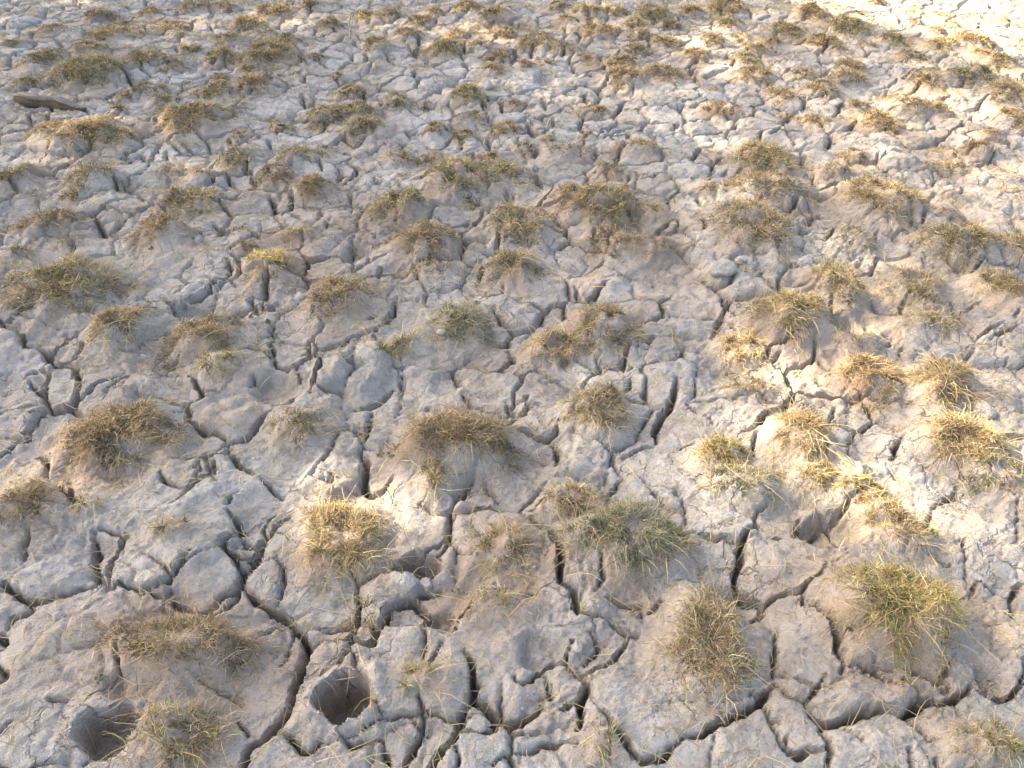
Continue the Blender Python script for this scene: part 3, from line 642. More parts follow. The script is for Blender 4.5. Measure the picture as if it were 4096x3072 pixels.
# ------------------------------------------------------------------ grass
TINT = {'s': ((0.54, 0.41, 0.235), (0.45, 0.345, 0.195), (0.37, 0.30, 0.17)),
        'b': ((0.43, 0.315, 0.18), (0.32, 0.235, 0.135), (0.29, 0.24, 0.14)),
        'o': ((0.46, 0.36, 0.20), (0.35, 0.28, 0.155), (0.25, 0.21, 0.115)),
        'y': ((0.49, 0.375, 0.18), (0.40, 0.315, 0.14), (0.29, 0.265, 0.11)),
        'g': ((0.40, 0.33, 0.19), (0.28, 0.275, 0.17), (0.20, 0.225, 0.15)),
        'w': ((0.46, 0.37, 0.22), (0.40, 0.31, 0.17), (0.30, 0.27, 0.14))}
def blades(name, roots, az, elev, length, width, droop, tint, parent=None, segs=3, curl=0.5, lift=0.0):
    """a bundle of thin curved grass blades as one mesh; every blade is a ribbon tapering to its tip"""
    n = len(roots)
    pts = [roots.copy()]
    d = np.stack([np.cos(az) * np.cos(elev), np.sin(az) * np.cos(elev), np.sin(elev)], 1)
    side_turn = rng.normal(0, curl, n)
    p = roots.copy(); aa = az.copy(); ee = elev.copy()
    for s in range(segs):
        d = np.stack([np.cos(aa) * np.cos(ee), np.sin(aa) * np.cos(ee), np.sin(ee)], 1)
        p = p + d * (length / segs)[:, None]
        g = zat(p[:, 0], p[:, 1]) + 0.002 + lift
        p[:, 2] = np.maximum(p[:, 2], g)
        pts.append(p.copy())
        aa = aa + side_turn / segs + rng.normal(0, 0.18, n); ee = ee - droop / segs
    roll = rng.uniform(-0.9, 0.9, n)
    sx = np.stack([-np.sin(az) * np.cos(roll), np.cos(az) * np.cos(roll), np.sin(roll)], 1)
    V = []
    wf = np.linspace(1.0, 0.55, segs)
    for s in range(segs):
        V.append(pts[s] - sx * (width * 0.5 * wf[s])[:, None]); V.append(pts[s] + sx * (width * 0.5 * wf[s])[:, None])
    V.append(pts[segs])
    nv = 2 * segs + 1
    V = np.stack(V, 1).reshape(-1, 3)
    base = np.arange(n) * nv
    loops = []; 
    per = []
    for s in range(segs - 1): per.append([2 * s, 2 * s + 1, 2 * s + 3, 2 * s + 2])
    per.append([2 * segs - 2, 2 * segs - 1, 2 * segs])
    pl = np.array(sum(per, [])); tots = np.array([len(f) for f in per])
    loops = (base[:, None] + pl[None, :]).ravel()
    totals = np.tile(tots, n); starts = np.concatenate([[0], np.cumsum(totals)[:-1]])
    org = np.array([0.0, 0.0, 0.0]) if parent is None else np.array(parent.location)
    me = mesh_np(name, V - org, loops, starts, totals)
    at = me.attributes.new("tint", 'FLOAT_COLOR', 'POINT')
    cc = np.ones((n, nv, 4), np.float32); cc[:, :, :3] = tint[:, None, :]
    at.data.foreach_set("color", cc.ravel())
    o = link(name, me, BLADE, parent)
    if parent is not None: o["kind"] = "stuff"      # single blades are too fine to pick apart
    return o

def tints(code, n, spread=0.22):
    pal = np.array(TINT[code])
    i = rng.choice(3, n, p=(0.45, 0.33, 0.22))
    c = pal[i] * (1 + rng.normal(0, spread, (n, 1))) * (1 + rng.normal(0, 0.06, (n, 3)))
    c = c * np.array([1.14, 1.10, 0.98])
    return np.clip(c, 0.02, 0.7)

for t in TUSS:
    dep = t['dep']
    wid = 0.00145 + 0.0006 * max(0, dep - 1.4)
    area = math.pi * t['rx'] * t['ry']
    big = t['label'] is not None and t['w'] > 55
    ln = min(0.075, 0.022 + 0.16 * t['rx'])
    n = int(np.clip(area * (3.75 + 1.5 * sstep_(2.6, 1.9, dep) + 0.6 * sstep_(3.0, 4.5, dep)) * t['d'] ** 1.3 / (ln * wid), 40, 4200))
    root_e = bpy.data.objects.new("grass_tussock", None); COL.objects.link(root_e)
    root_e.location = (t['X'], t['Y'], float(zat(t['X'], t['Y'])))
    root_e.empty_display_size = 0.05
    if t['label']: tag(root_e, t['label'], "grass tussock", "grass tussocks on the cracked mud")
    else:
        gap = min(math.hypot((t['X'] - q['X']) / (t['rx'] + q['rx']), (t['Y'] - q['Y']) / (t['ry'] + q['ry'])) for q in TUSS if q is not t)
        asp = t['h'] / t['w']
        words = ["dense" if t['d'] > 0.85 else "loose" if t['d'] > 0.55 else "thin", "flat wide" if asp < 0.45 else "upright" if asp > 0.8 else "rounded",
                 {'b': "brown", 'o': "olive", 's': "straw-gold", 'y': "yellow-green", 'g': "grey-green"}[t['c']]]
        size = "small" if t['rx'] < 0.085 else "medium" if t['rx'] < 0.125 else "large"
        tag(root_e, " ".join([size] + words) + " grass tussock " + ("growing into its neighbour" if gap < 0.95 else "close to its neighbour" if gap < 1.3 else "standing apart") + " on far cracked mud",
            "grass tussock", "small far grass tussocks")
    ph = rng.uniform(0, 6.283, 4); am = rng.uniform(0.06, 0.20, 4)
    def shape(a): return 0.90 + sum(am[k] * np.sin((k + 2) * a + ph[k]) for k in range(4))
    kc = max(6, int(area / 0.0009)); ca = rng.uniform(0, 2 * math.pi, kc); cr = rng.power(1.5, kc) * 1.02
    pw = rng.choice([1.3, 1.7, 2.6, 4.0]); flat = rng.uniform(0.0, 1.0)
    cr = np.maximum(cr, 0.12 * pw * (pw > 2.5))
    kb = rng.uniform(0.28, 1.45, kc)                  # whole wisps are darker or paler
    kaz = rng.uniform(0, 6.283, kc)
    def place(n, spread, part):
        a = rng.uniform(0, 2 * math.pi, n); r = rng.power(pw, n) * spread * shape(a)
        px = r * np.cos(a); py = r * np.sin(a)
        jj = rng.integers(0, kc, n); m = rng.random(n) < part
        rr = cr[jj] * shape(ca[jj])
        px = np.where(m, rr * np.cos(ca[jj]) + rng.normal(0, 0.10, n), px); py = np.where(m, rr * np.sin(ca[jj]) + rng.normal(0, 0.10, n), py)
        x = t['X'] + px * t['rx'] * 0.95; y = t['Y'] + py * t['ry'] * 0.95
        return x, y, np.arctan2(py * t['ry'], px * t['rx']), np.hypot(px, py), np.where(m, kb[jj], 1.0), np.where(m, kaz[jj], a)
    n = int(n * 1.25)
    # matted thatch: short curly tangled blades
    n1 = int(n * 0.62)
    x, y, az, r, bri, wz = place(n1, 1.02, 0.78)
    hgt = rng.random(n1) ** 1.5 * (0.30 * ln + 0.004) * (0.35 + 0.65 * t['d'])
    z = zat(x, y) + hgt - 0.002
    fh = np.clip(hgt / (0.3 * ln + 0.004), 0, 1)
    c1 = tints(t['c'] if t['c'] != 's' else 'b', n1, 0.30) * (bri * (0.62 + 0.5 * fh))[:, None]  # blades deep in the mat tinted darker: inner shade put into their colour
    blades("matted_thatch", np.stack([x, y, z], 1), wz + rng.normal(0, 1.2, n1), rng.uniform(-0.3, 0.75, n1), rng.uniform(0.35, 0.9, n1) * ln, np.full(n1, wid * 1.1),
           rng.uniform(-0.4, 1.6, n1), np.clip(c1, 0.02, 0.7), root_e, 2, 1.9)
    # standing and drooping blades
    n2 = n - n1
    x, y, az, r, bri, wz = place(n2, 1.28, 0.55)
    z = zat(x, y) - 0.002
    az2 = az + rng.normal(0, 0.95, n2)
    el = np.clip(1.1 - 0.45 * flat - 0.7 * r + rng.normal(0, 0.40, n2), 0.0, 1.45)
    ll = ln * rng.uniform(0.35, 1.2, n2) * np.where(rng.random(n2) < 0.10, 1.7, 1.0)
    blades("standing_blades", np.stack([x, y, z], 1), az2, el, ll, np.full(n2, wid), rng.uniform(0.8, 2.8, n2), np.clip(tints(t['c'], n2, 0.28) * bri[:, None] * 1.05, 0.02, 0.7), root_e, 2 if dep > 2.5 else 3, 1.2)
    if big and t['c'] in 'oygs' and dep < 2.6:
        n3 = max(10, int(n * 0.02)); x, y, az, r, bri, wz = place(n3, 1.2, 0.3)
        blades("long_blades", np.stack([x, y, zat(x, y)], 1), az + rng.normal(0, 0.9, n3), rng.uniform(0.2, 1.0, n3), rng.uniform(0.05, 0.13, n3), np.full(n3, wid * 1.1), rng.uniform(0.9, 2.2, n3),
               tints('y' if t['c'] in 'oy' else 'w', n3), root_e, 4, 0.6)

# thin grass and stray straw between the tussocks
cand = 120000
cy_ = rng.uniform(0.35, 7.3, cand); cx_ = rng.uniform(-1, 1, cand) * (hwid(cy_) - 0.1)
ear = np.zeros(cand)
for t in TUSS:
    q = ((cx_ - t['X']) / (t['rx'] * 1.9)) ** 2 + ((cy_ - t['Y']) / (t['ry'] * 1.9)) ** 2
    ear = np.maximum(ear, np.exp(-q))
dens = 0.05 + 0.42 * ear + 0.42 * np.clip(noise(cx_ * 2.2 + 31, cy_ * 2.2, 91) - 0.12, 0, 1) + 0.25 * sstep(2.5, 5.5, cy_) * np.clip(noise(cx_ * 4, cy_ * 4, 95), 0, 1)
m = rng.random(cand) < dens * (0.55 + 0.2 * sstep(2.0, 4.5, cy_))
x, y = cx_[m], cy_[m]
# short wisps round the near tussocks
nw_ = 60000; wy = rng.uniform(0.4, 3.0, nw_); wx = rng.uniform(-1, 1, nw_) * (hwid(wy) - 0.1); we = np.zeros(nw_)
for t in TUSS:
    if t['dep'] < 3.6: we = np.maximum(we, np.exp(-((wx - t['X']) / (t['rx'] * 2.3)) ** 2 - ((wy - t['Y']) / (t['ry'] * 2.3)) ** 2))
wk = rng.random(nw_) < 0.06 + 0.34 * we * (0.5 + (noise(wx * 12, wy * 12, 98) > 0))
x = np.concatenate([x, wx[wk]]); y = np.concatenate([y, wy[wk]])
# low clumps too small and too many to count, thick towards the far left, far right and far edge
nk = 2400
ky = 1.5 + rng.power(1.6, nk) * 5.4; kx = rng.uniform(-1, 1, nk) * (hwid(ky) - 0.3)
wgt = np.clip(0.22 + 0.75 * (np.abs(kx - 0.25) / (0.65 + 0.52 * ky)) ** 1.5 + 0.7 * sstep(4.0, 5.6, ky), 0, 1) * sstep(1.4, 2.2, ky) * (0.35 + 0.65 * (noise(kx * 1.8, ky * 1.8, 99) > -0.1))
kk = rng.random(nk) < wgt; kx, ky = kx[kk], ky[kk]; nk = len(kx)
kn = rng.integers(30, 95, nk); kr = rng.uniform(0.025, 0.075, nk)
rep_ = np.repeat(np.arange(nk), kn); x2 = kx[rep_] + rng.normal(0, 1, len(rep_)) * kr[rep_]; y2 = ky[rep_] + rng.normal(0, 0.8, len(rep_)) * kr[rep_]
x = np.concatenate([x, x2]); y = np.concatenate([y, y2]); n = len(x)
dp = CAM_H * math.sin(PITCH) + y * math.cos(PITCH)
col = np.where((rng.random(n) < 0.5)[:, None], tints('o', n), np.where((rng.random(n) < 0.5)[:, None], tints('w', n), tints('y', n)))
o = blades("sparse_grass", np.stack([x, y, zat(x, y)], 1), rng.uniform(0, 6.283, n), rng.uniform(0.05, 1.0, n), rng.uniform(0.012, 0.050, n), 0.0012 + 0.00048 * np.maximum(0, dp - 1.3),
           rng.uniform(0.3, 1.8, n), col, None, 2, 0.8)
tag(o, "thin short dry grass and straw scattered over the mud", "grass", None, "stuff")
n = 8500
y = 0.4 + rng.power(0.9, n) * 3.2; x = rng.uniform(-1, 1, n) * hwid(y) * 0.9
o = blades("stray_straw", np.stack([x, y, zat(x, y) + 0.001], 1), rng.uniform(0, 6.283, n), rng.uniform(-0.1, 0.5, n), rng.uniform(0.03, 0.11, n), 0.0016 + 0.0004 * np.maximum(0, y - 0.8),
           rng.uniform(0.3, 1.3, n), np.where((rng.random(n) < 0.35)[:, None], tints('w', n) * 1.15, tints('y', n)), None, 4, 1.1)
tag(o, "long loose straw blades lying on the cracked mud", "straw", None, "stuff")

# ------------------------------------------------------------------ clods
def ico(sub):
    import bmesh
    bm = bmesh.new(); bmesh.ops.create_icosphere(bm, subdivisions=sub, radius=1.0)
    V = np.array([v.co[:] for v in bm.verts]); F = np.array([[v.index for v in f.verts] for f in bm.faces]); bm.free()
    return V, F
IV, IF = ico(4); JV, JF = ico(1)
def clod_mesh(name, size, seed, sharp=0.16):
    V = IV.copy()
    r_ = np.random.default_rng(seed)
    for k in range(9):                               # facets: planes cutting the ball
        nrm = r_.normal(size=3); nrm /= np.linalg.norm(nrm); h = r_.uniform(0.62, 0.92)
        dd = V @ nrm - h; V = V - np.maximum(dd, 0)[:, None] * nrm * 0.92
    nz = 0.10 * noise(V[:, 0] * 2.3 + seed, V[:, 1] * 2.3 + V[:, 2] * 1.7, seed) + 0.055 * noise(V[:, 0] * 6 + V[:, 2] * 4, V[:, 1] * 6 + seed, seed + 1) + 0.03 * noise(V[:, 0] * 13 + V[:, 2] * 9, V[:, 1] * 13, seed + 2)
    V = V * (1 + nz)[:, None] * np.array(size)
    return mesh_np(name, V, IF.ravel(), np.arange(len(IF)) * 3, np.full(len(IF), 3))
CLODS = [('B', 425, 455, 80, 62, 1.0, "crumbly rounded mud clod in front of a hoofprint, larger of two"), ('B', 548, 452, 50, 46, 1.0, "small rounded mud clod in front of a hoofprint, smaller of two"),
         ('F', 250, 125, 100, 62, 0.8, "large smooth dark grey mud clod lying among pale flaky mud"), ('F', 795, 35, 62, 42, 0.8, "grey mud clod beside the olive tuft leaning over a bare face"),
         ('F', 372, 42, 42, 30, 0.8, "small grey mud clod behind the large smooth dark one"), ('E', 650, 515, 38, 26, 0.5, "pale flat mud flake lying on a grey-olive grass clump"),
         ('E', 785, 830, 45, 34, 0.8, "dark grey mud clod in a hollow below a grey-olive grass clump"), ('H', 1550, 528, 48, 34, 0.9, "smooth dark grey clod beside a wide pale plate"),
         ('H', 930, 560, 62, 40, 0.8, "dark smooth clod touching a round olive tussock"), ('H', 1235, 1080, 48, 34, 0.9, "grey clod beside a deep crack below a small brown tuft"),
         ('B', 890, 1360, 75, 50, 0.45, "loose wedge of broken mud lying in a wide crack"), ('D', 1930, 250, 60, 34, 0.6, "pinkish mud flake left of the tall rounded brown tussock"),
         ('E', 1960, 560, 40, 26, 0.6, "pale mud flake on a slope beside the brown and olive clump"), ('B', 1530, 870, 40, 34, 0.7, "crumbled mud lump in a gap beside the scooped print"),
         ('A', 385, 690, 45, 40, 0.8, "small crumbly mud lump on the edge of the plate above the oval hoofprint"), ('F', 1960, 960, 90, 50, 0.7, "pale sunlit lump of broken mud right of the golden matted tussock"),
         ('I', 1000, 650, 45, 35, 0.7, "pale mud lump standing on far mud beside a small crack")]
for i, (k, ax, ay, rx, ry, hz, lb) in enumerate(CLODS):
    px, py = cp(k, ax, ay); x0, y0, dep = unp(px, py, 0.02)
    s = rx / 3 * SC * dep / FPX
    sz = (s, s * 0.85, s * 0.62 * hz + 0.004)
    o = link("mud_clod", clod_mesh("mud_clod", sz, 100 + i), MUD)
    zz = float(zat(x0 + np.array([-.5, .5, 0, 0, 0]) * s, y0 + np.array([0, 0, -.5, .5, 0]) * s).mean())
    o.location = (float(x0), float(y0), zz + sz[2] * 0.35); o.rotation_euler = (random.uniform(-.2, .2), random.uniform(-.2, .2), random.uniform(0, 6.28))
    tag(o, lb, "mud clod", "loose mud clods")
# crumbs
n = 9000
y = 0.4 + rng.power(0.8, n) * 4.5; x = rng.uniform(-1, 1, n) * hwid(y) * 0.92
w_ = rng.random(n) < (0.25 + 0.75 * (noise(x * 3, y * 3, 33) > 0.1)); x, y = x[w_], y[w_]; n = len(x)
s = 0.0015 + 0.006 * rng.power(0.35, n)[::-1] * rng.random(n) ** 2
V = (JV[None] * (1 + rng.uniform(-.3, .3, (n, len(JV), 1))) * s[:, None, None] * rng.uniform(0.7, 1.2, (n, 1, 3)) + np.stack([x, y, zat(x, y) + 0.3 * s], 1)[:, None, :]).reshape(-1, 3)
F = (np.arange(n)[:, None, None] * len(JV) + JF[None]).reshape(-1, 3)
o = link("mud_crumbs", mesh_np("mud_crumbs", V, F.ravel(), np.arange(len(F)) * 3, np.full(len(F), 3), False), MUD)
tag(o, "tiny crumbs of broken dry mud lying on the surface", "mud crumbs", None, "stuff")

# ------------------------------------------------------------------ driftwood, stick, leaves, seedlings
def wood_mat(name, c1, c2, scale):
    m, nt, b = mat_new(name); L = nt.links.new
    tc = N(nt, "ShaderNodeTexCoord"); mp = N(nt, "ShaderNodeMapping"); mp.inputs["Scale"].default_value = (scale * 0.06, scale, scale)
    L(tc.outputs["Object"], mp.inputs[0])
    nn = noise_node(nt, mp.outputs[0], 1.0, 7, 0.7); r = ramp(nt, [(0.3, c1), (0.7, c2)]); L(nn.outputs["Fac"], r.inputs[0]); L(r.outputs[0], b.inputs["Base Color"])
    b.inputs["Roughness"].default_value = 0.9; b.inputs["Specular IOR Level"].default_value = 0.15
    bp = N(nt, "ShaderNodeBump"); bp.inputs["Strength"].default_value = 0.8; bp.inputs["Distance"].default_value = 0.006; L(nn.outputs["Fac"], bp.inputs["Height"]); L(bp.outputs[0], b.inputs["Normal"])
    return m
GREYWOOD = wood_mat("weathered_wood", (0.11, 0.085, 0.062), (0.34, 0.28, 0.215), 140)
BROWNWOOD = wood_mat("brown_wood", (0.06, 0.042, 0.028), (0.17, 0.12, 0.08), 140)
PALEWOOD = wood_mat("pale_wood", (0.34, 0.27, 0.21), (0.55, 0.48, 0.40), 300)
def sweep(name, path, prof, mat, parent=None):
    """loft of closed cross-sections prof[i] = list of (y, z) set at path[i] along x, ends closed"""
    m_ = len(prof[0]); V = []
    for (px, py, pz), pr in zip(path, prof):
        for (a, b) in pr: V.append((px, py + a, pz + b))
    L_ = []; T = []
    for i in range(len(path) - 1):
        for j in range(m_):
            k = (j + 1) % m_; L_ += [i * m_ + j, (i + 1) * m_ + j, (i + 1) * m_ + k, i * m_ + k]; T.append(4)
    L_ += list(range(m_)); T.append(m_); L_ += [(len(path) - 1) * m_ + j for j in reversed(range(m_))]; T.append(m_)
    st = np.concatenate([[0], np.cumsum(T)[:-1]])
    return link(name, mesh_np(name, np.array(V), np.array(L_), st, np.array(T)), mat, parent)
px, py = 108, 222
x0, y0, dep = unp(px, py, 0.03)
LOG = 0.40
dw = bpy.data.objects.new("driftwood", None); COL.objects.link(dw)
dw.location = (float(x0), float(y0), float(zat(x0 + np.linspace(-.18, .18, 7), np.full(7, y0))  .mean()) + 0.014); dw.rotation_euler = (R(-14), R(4), R(-6))
tag(dw, "weathered curved driftwood plank with dark brown underside lying on the mud", "driftwood")
nseg = 44; path = []; pr1 = []; pr2 = []
for i in range(nseg + 1):
    f = i / nseg; xx = (f - 0.5) * LOG
    zc = 0.012 * math.sin(f * math.pi * 1.2 + 0.4) + 0.006 * math.sin(f * 11 + 1)
    hw_ = (0.034 + 0.006 * math.sin(f * 9) + 0.003 * math.sin(f * 31)) * min(1, 0.42 + 4 * f, 0.34 + 2.4 * (1 - f)); th = 0.017 * min(1, 0.5 + 5 * f, 0.25 + 2.2 * (1 - f))
    lip = 0.010 * math.exp(-((f - 0.38) / 0.10) ** 2)
    path.append((xx, 0.010 * math.sin(f * 4), zc + 0.02))
    pr1.append([(-hw_, -th * 0.1 - lip * .3), (-hw_ * 0.99, th * .35 + lip), (-hw_ * 0.78, th * .9 + lip * .6), (-hw_ * 0.3, th * 1.1), (-hw_ * 0.1, th * 0.92), (hw_ * 0.15, th * 1.15), (hw_ * 0.7, th * .9), (hw_, th * .1), (hw_ * .9, -th * .2), (0, -th * .2)])
    pr2.append([(-hw_ * 0.97, -th * 0.05), (hw_ * .85, -th * .1), (hw_ * .6, -th * 1.6), (0, -th * 2.6), (-hw_ * .6, -th * 2.9), (-hw_ * .95, -th * (2.1 + 0.5 * math.sin(f * 13)))])
sweep("weathered_top", path, pr1, GREYWOOD, dw)
sweep("brown_underside", path, pr2, BROWNWOOD, dw)
sp = [(-0.5 * LOG + 0.02 + 0.10 * f, 0.028, 0.035 + 0.012 * math.sin(f * 2)) for f in np.linspace(0, 1, 9)]
sweep("splinter", sp, [[(-0.007 * (1.1 - f), -.003), (0.007 * (1.1 - f), -.003), (0.004 * (1.1 - f), .004), (-.004 * (1.1 - f), .005)] for f in np.linspace(0, 1, 9)], PALEWOOD, dw)

# split white stick standing in the mud
bx_, by_, dep = unp(*cp('H', 48, 240), 0.02)
stick = bpy.data.objects.new("split_stick", None); COL.objects.link(stick)
stick.location = (float(bx_), float(by_), float(zat(bx_, by_)) - 0.01); tag(stick, "thin pale split stick standing upright in the mud between tussocks", "stick")
def tube(name, pts, rad, mat, parent, m_=7):
    path = np.array(pts); V = []
    for i, p in enumerate(path):
        d = path[min(i + 1, len(path) - 1)] - path[max(i - 1, 0)]; d = d / np.linalg.norm(d)
        a = np.cross(d, (0.3, 1, 0.2)); a /= np.linalg.norm(a); b = np.cross(d, a)
        for j in range(m_):
            w = 2 * math.pi * j / m_; rr = rad[i] * (1 + 0.18 * math.sin(3 * w + i))
            V.append(p + rr * (a * math.cos(w) + b * math.sin(w)))
    L_ = []; T = []
    for i in range(len(path) - 1):
        for j in range(m_):
            k = (j + 1) % m_; L_ += [i * m_ + j, i * m_ + k, (i + 1) * m_ + k, (i + 1) * m_ + j]; T.append(4)
    L_ += [j for j in reversed(range(m_))]; T.append(m_); L_ += [(len(path) - 1) * m_ + j for j in range(m_)]; T.append(m_)
    return link(name, mesh_np(name, np.array(V), np.array(L_), np.concatenate([[0], np.cumsum(T)[:-1]]), np.array(T)), mat, parent)
zz = np.linspace(0, 1, 12)
tube("stem", [(0.004 + 0.03 * f + 0.004 * math.sin(f * 7), -0.01 * f, 0.17 * f) for f in zz], [0.0075 - 0.003 * f for f in zz], PALEWOOD, stick)
tube("split_half", [(0.012 + 0.052 * f, -0.012 + 0.01 * f, 0.05 + 0.12 * f) for f in zz], [0.0052 - 0.0032 * f for f in zz], PALEWOOD, stick)
tube("broken_tip", [(0.033 + 0.022 * f, -0.01, 0.165 + 0.03 * f) for f in zz[:5]], [0.004 - 0.002 * f for f in zz[:5]], PALEWOOD, stick)

# dead leaves on the sunlit strip
LEAFB, nt, b = mat_new("dead_leaf"); b.inputs["Base Color"].default_value = (0.10, 0.055, 0.032, 1); b.inputs["Roughness"].default_value = 0.7
nl = noise_node(nt, N(nt, "ShaderNodeTexCoord").outputs["Object"], 60, 4, 0.6); rr_ = ramp(nt, [(0.3, (0.06, 0.034, 0.022)), (0.7, (0.17, 0.09, 0.045))]); nt.links.new(nl.outputs["Fac"], rr_.inputs[0]); nt.links.new(rr_.outputs[0], b.inputs["Base Color"])
def leaf_mesh(name, L_, W, curl, fold, n1=14, n2=6):
    V = []; F = []
    for i in range(n1 + 1):
        f = i / n1; w = W * math.sin(math.pi * min(1, f * 0.96 + 0.03)) ** 0.8
        for j in range(n2 + 1):
            g = j / n2 * 2 - 1
            V.append(((f - .5) * L_, g * w * 0.5, curl * L_ * (2 * f - 1) ** 2 + fold * abs(g) * w + 0.004 * math.sin(9 * f + 3 * g)))
    V = np.array(V); V2 = V - np.array([0, 0, 0.0008]); nV = len(V)
    for i in range(n1):
        for j in range(n2):
            a = i * (n2 + 1) + j; F.append([a, a + n2 + 1, a + n2 + 2, a + 1]); F.append([nV + a + 1, nV + a + n2 + 2, nV + a + n2 + 1, nV + a])
    F = np.array(F)
    return mesh_np(name, np.concatenate([V, V2]), F.ravel(), np.arange(len(F)) * 4, np.full(len(F), 4))
for (k, ax, ay, L_, W, cu, rz, lb) in [('I', 1165, 88, 0.10, 0.062, 0.22, -0.5, "curled dark brown dead leaf lying on the white sunlit strip"),
                                       ('I', 2120, 112, 0.11, 0.026, 0.10, 0.55, "narrow orange-brown dead leaf on the white sunlit strip's far end")]:
    x0, y0, dep = unp(*cp(k, ax, ay), 0.02)
    lf = bpy.data.objects.new("dead_leaf", None); COL.objects.link(lf); lf.location = (float(x0), float(y0), float(zat(x0, y0)) + 0.006); lf.rotation_euler = (R(12), 0, rz)
    tag(lf, lb, "leaf", "dead leaves on the sunlit mud")
    link("leaf_blade", leaf_mesh("leaf_blade", L_, W, cu, 0.25), LEAFB, lf)
    tube("leaf_stalk", [(L_ * 0.48 + 0.03 * f, 0.004 * f, cu * L_ + 0.012 * f) for f in zz[:6]], [0.0016] * 6, LEAFB, lf, 5)

GREEN, nt, b = mat_new("seedling_green"); b.inputs["Base Color"].default_value = (0.09, 0.16, 0.035, 1); b.inputs["Roughness"].default_value = 0.55
rr_ = noise_node(nt, N(nt, "ShaderNodeTexCoord").outputs["Object"], 120, 3, 0.5); r2_ = ramp(nt, [(0.3, (0.085, 0.115, 0.035)), (0.7, (0.14, 0.18, 0.06))]); nt.links.new(rr_.outputs["Fac"], r2_.inputs[0]); nt.links.new(r2_.outputs[0], b.inputs["Base Color"])
LM = leaf_mesh("leaf", 0.013, 0.011, -0.12, 0.12, 6, 4); LM.materials.append(GREEN)
SEED = [('A', 665, 1115, 4, "tiny green seedling on the mud above the oval hoofprint"), ('B', 735, 492, 2, "tiny two-leaved seedling right of the hoofprint with clods"),
        ('C', 1545, 112, 5, "bright green seedling beside the straw tuft near the scooped bowl"), ('C', 1612, 160, 4, "bright green seedling at the edge of pale cracked mud below another"),
        ('D', 1640, 445, 3, "small green seedling in a crack left of a leafier one"), ('D', 1745, 462, 6, "leafy green seedling in a crack below the tall brown tussock"),
        ('E', 250, 1303, 2, "tiny seedling on bare mud below the wide brown mat, left of another"), ('E', 325, 1315, 3, "tiny seedling on bare mud below the wide brown mat, right of another"),
        ('G', 990, 1645, 4, "green seedling under the tall spiky brown tussock"), ('I', 60, 1180, 4, "green seedling among thin straw below branching cracks"),
        ('B', 800, 500, 2, "tiny green sprout right of the two-leaved seedling"), ('C', 225, 790, 3, "green sprout within the long loose straw clump")]
for (k, ax, ay, nlv, lb) in SEED:
    x0, y0, dep = unp(*cp(k, ax, ay), 0.01); x0, y0 = float(x0), float(y0)
    sd = bpy.data.objects.new("seedling", None); COL.objects.link(sd); sd.location = (x0, y0, float(zat(x0, y0)))
    tag(sd, lb, "seedling", "green seedlings on the mud")
    sc_ = 0.42 + 0.20 * dep / 1.6
    tube("stem", [(0, 0, -0.004 + 0.016 * f * sc_) for f in zz[:6]], [0.0008] * 6, GREEN, sd, 5)
    for i in range(nlv):
        a = i * 6.283 / nlv + random.uniform(-.4, .4)
        lf = link("leaf", LM, None, sd); rad = random.uniform(0.006, 0.014) * sc_
        lf.location = (rad * math.cos(a), rad * math.sin(a), random.uniform(0.007, 0.014) * sc_); lf.rotation_euler = (random.uniform(-.3, .3), random.uniform(-.5, .1), a); lf.scale = (sc_, sc_, sc_)

# ------------------------------------------------------------------ the trees whose shade falls here (outside the frame, to the left)
LITP = [(720, 1040, 75, 42, 1), (870, 1065, 60, 26, .6), (735, 1130, 75, 60, .95), (130, 985, 110, 60, .5), (240, 990, 80, 60, .4), (1601, 750, 45, 32, .7), (1690, 790, 70, 22, 1), (1722, 935, 60, 45, .7),
        (1820, 985, 70, 16, .8), (1640, 965, 55, 55, .6), (2080, 850, 110, 50, .5), (2085, 950, 110, 70, .5), (1300, 900, 60, 70, .6), (1200, 740, 55, 22, .6), (590, 578, 50, 25, .6), (190, 285, 120, 42, .42),
        (420, 330, 65, 30, .35), (360, 58, 70, 22, .3), (600, 30, 80, 16, .45), (690, 30, 60, 12, .45), (790, 28, 50, 22, .4), (910, 50, 90, 30, .45), (1000, 70, 80, 22, .6), (1280, 30, 60, 30, .6),
        (1550, 100, 90, 50, .65), (1740, 170, 120, 40, .4), (1990, 215, 110, 32, .6), (2060, 1290, 140, 90, .3), (1250, 1075, 80, 40, .35), (1580, 1150, 60, 60, .3), (1560, 1330, 90, 120, .25), (2130, 380, 90, 40, .4),
        (1500, 300, 200, 60, .15), (2000, 740, 200, 60, .25), (1450, 990, 120, 50, .35), (60, 1060, 60, 40, .35), (1900, 1120, 110, 60, .35), (1950, 270, 320, 130, .32), (1600, 110, 420, 110, .34), (1350, 50, 400, 50, .15), (2000, 900, 260, 230, .30), (1400, 880, 300, 120, .15), (1700, 450, 400, 150, .12)]
EDGE = [(1640, -200), (1700, 0), (1850, 45), (1950, 62), (2050, 92), (2130, 104), (2190, 145), (2260, 205), (2600, 420)]
LG = []
for (a, c, rx, ry, s) in LITP:
    x0, y0, dep = unp(a, c, 0.03); al = math.atan2(CAM_H, y0)
    LG.append((float(x0), float(y0), max(0.11, 1.35 * rx * SC * dep / FPX), max(0.11, 1.35 * ry * SC * dep / FPX / math.sin(al)), s))
ex, ey, _ = unp(np.array([e[0] for e in EDGE[1:]]), np.array([e[1] for e in EDGE[1:]], float), 0.03)
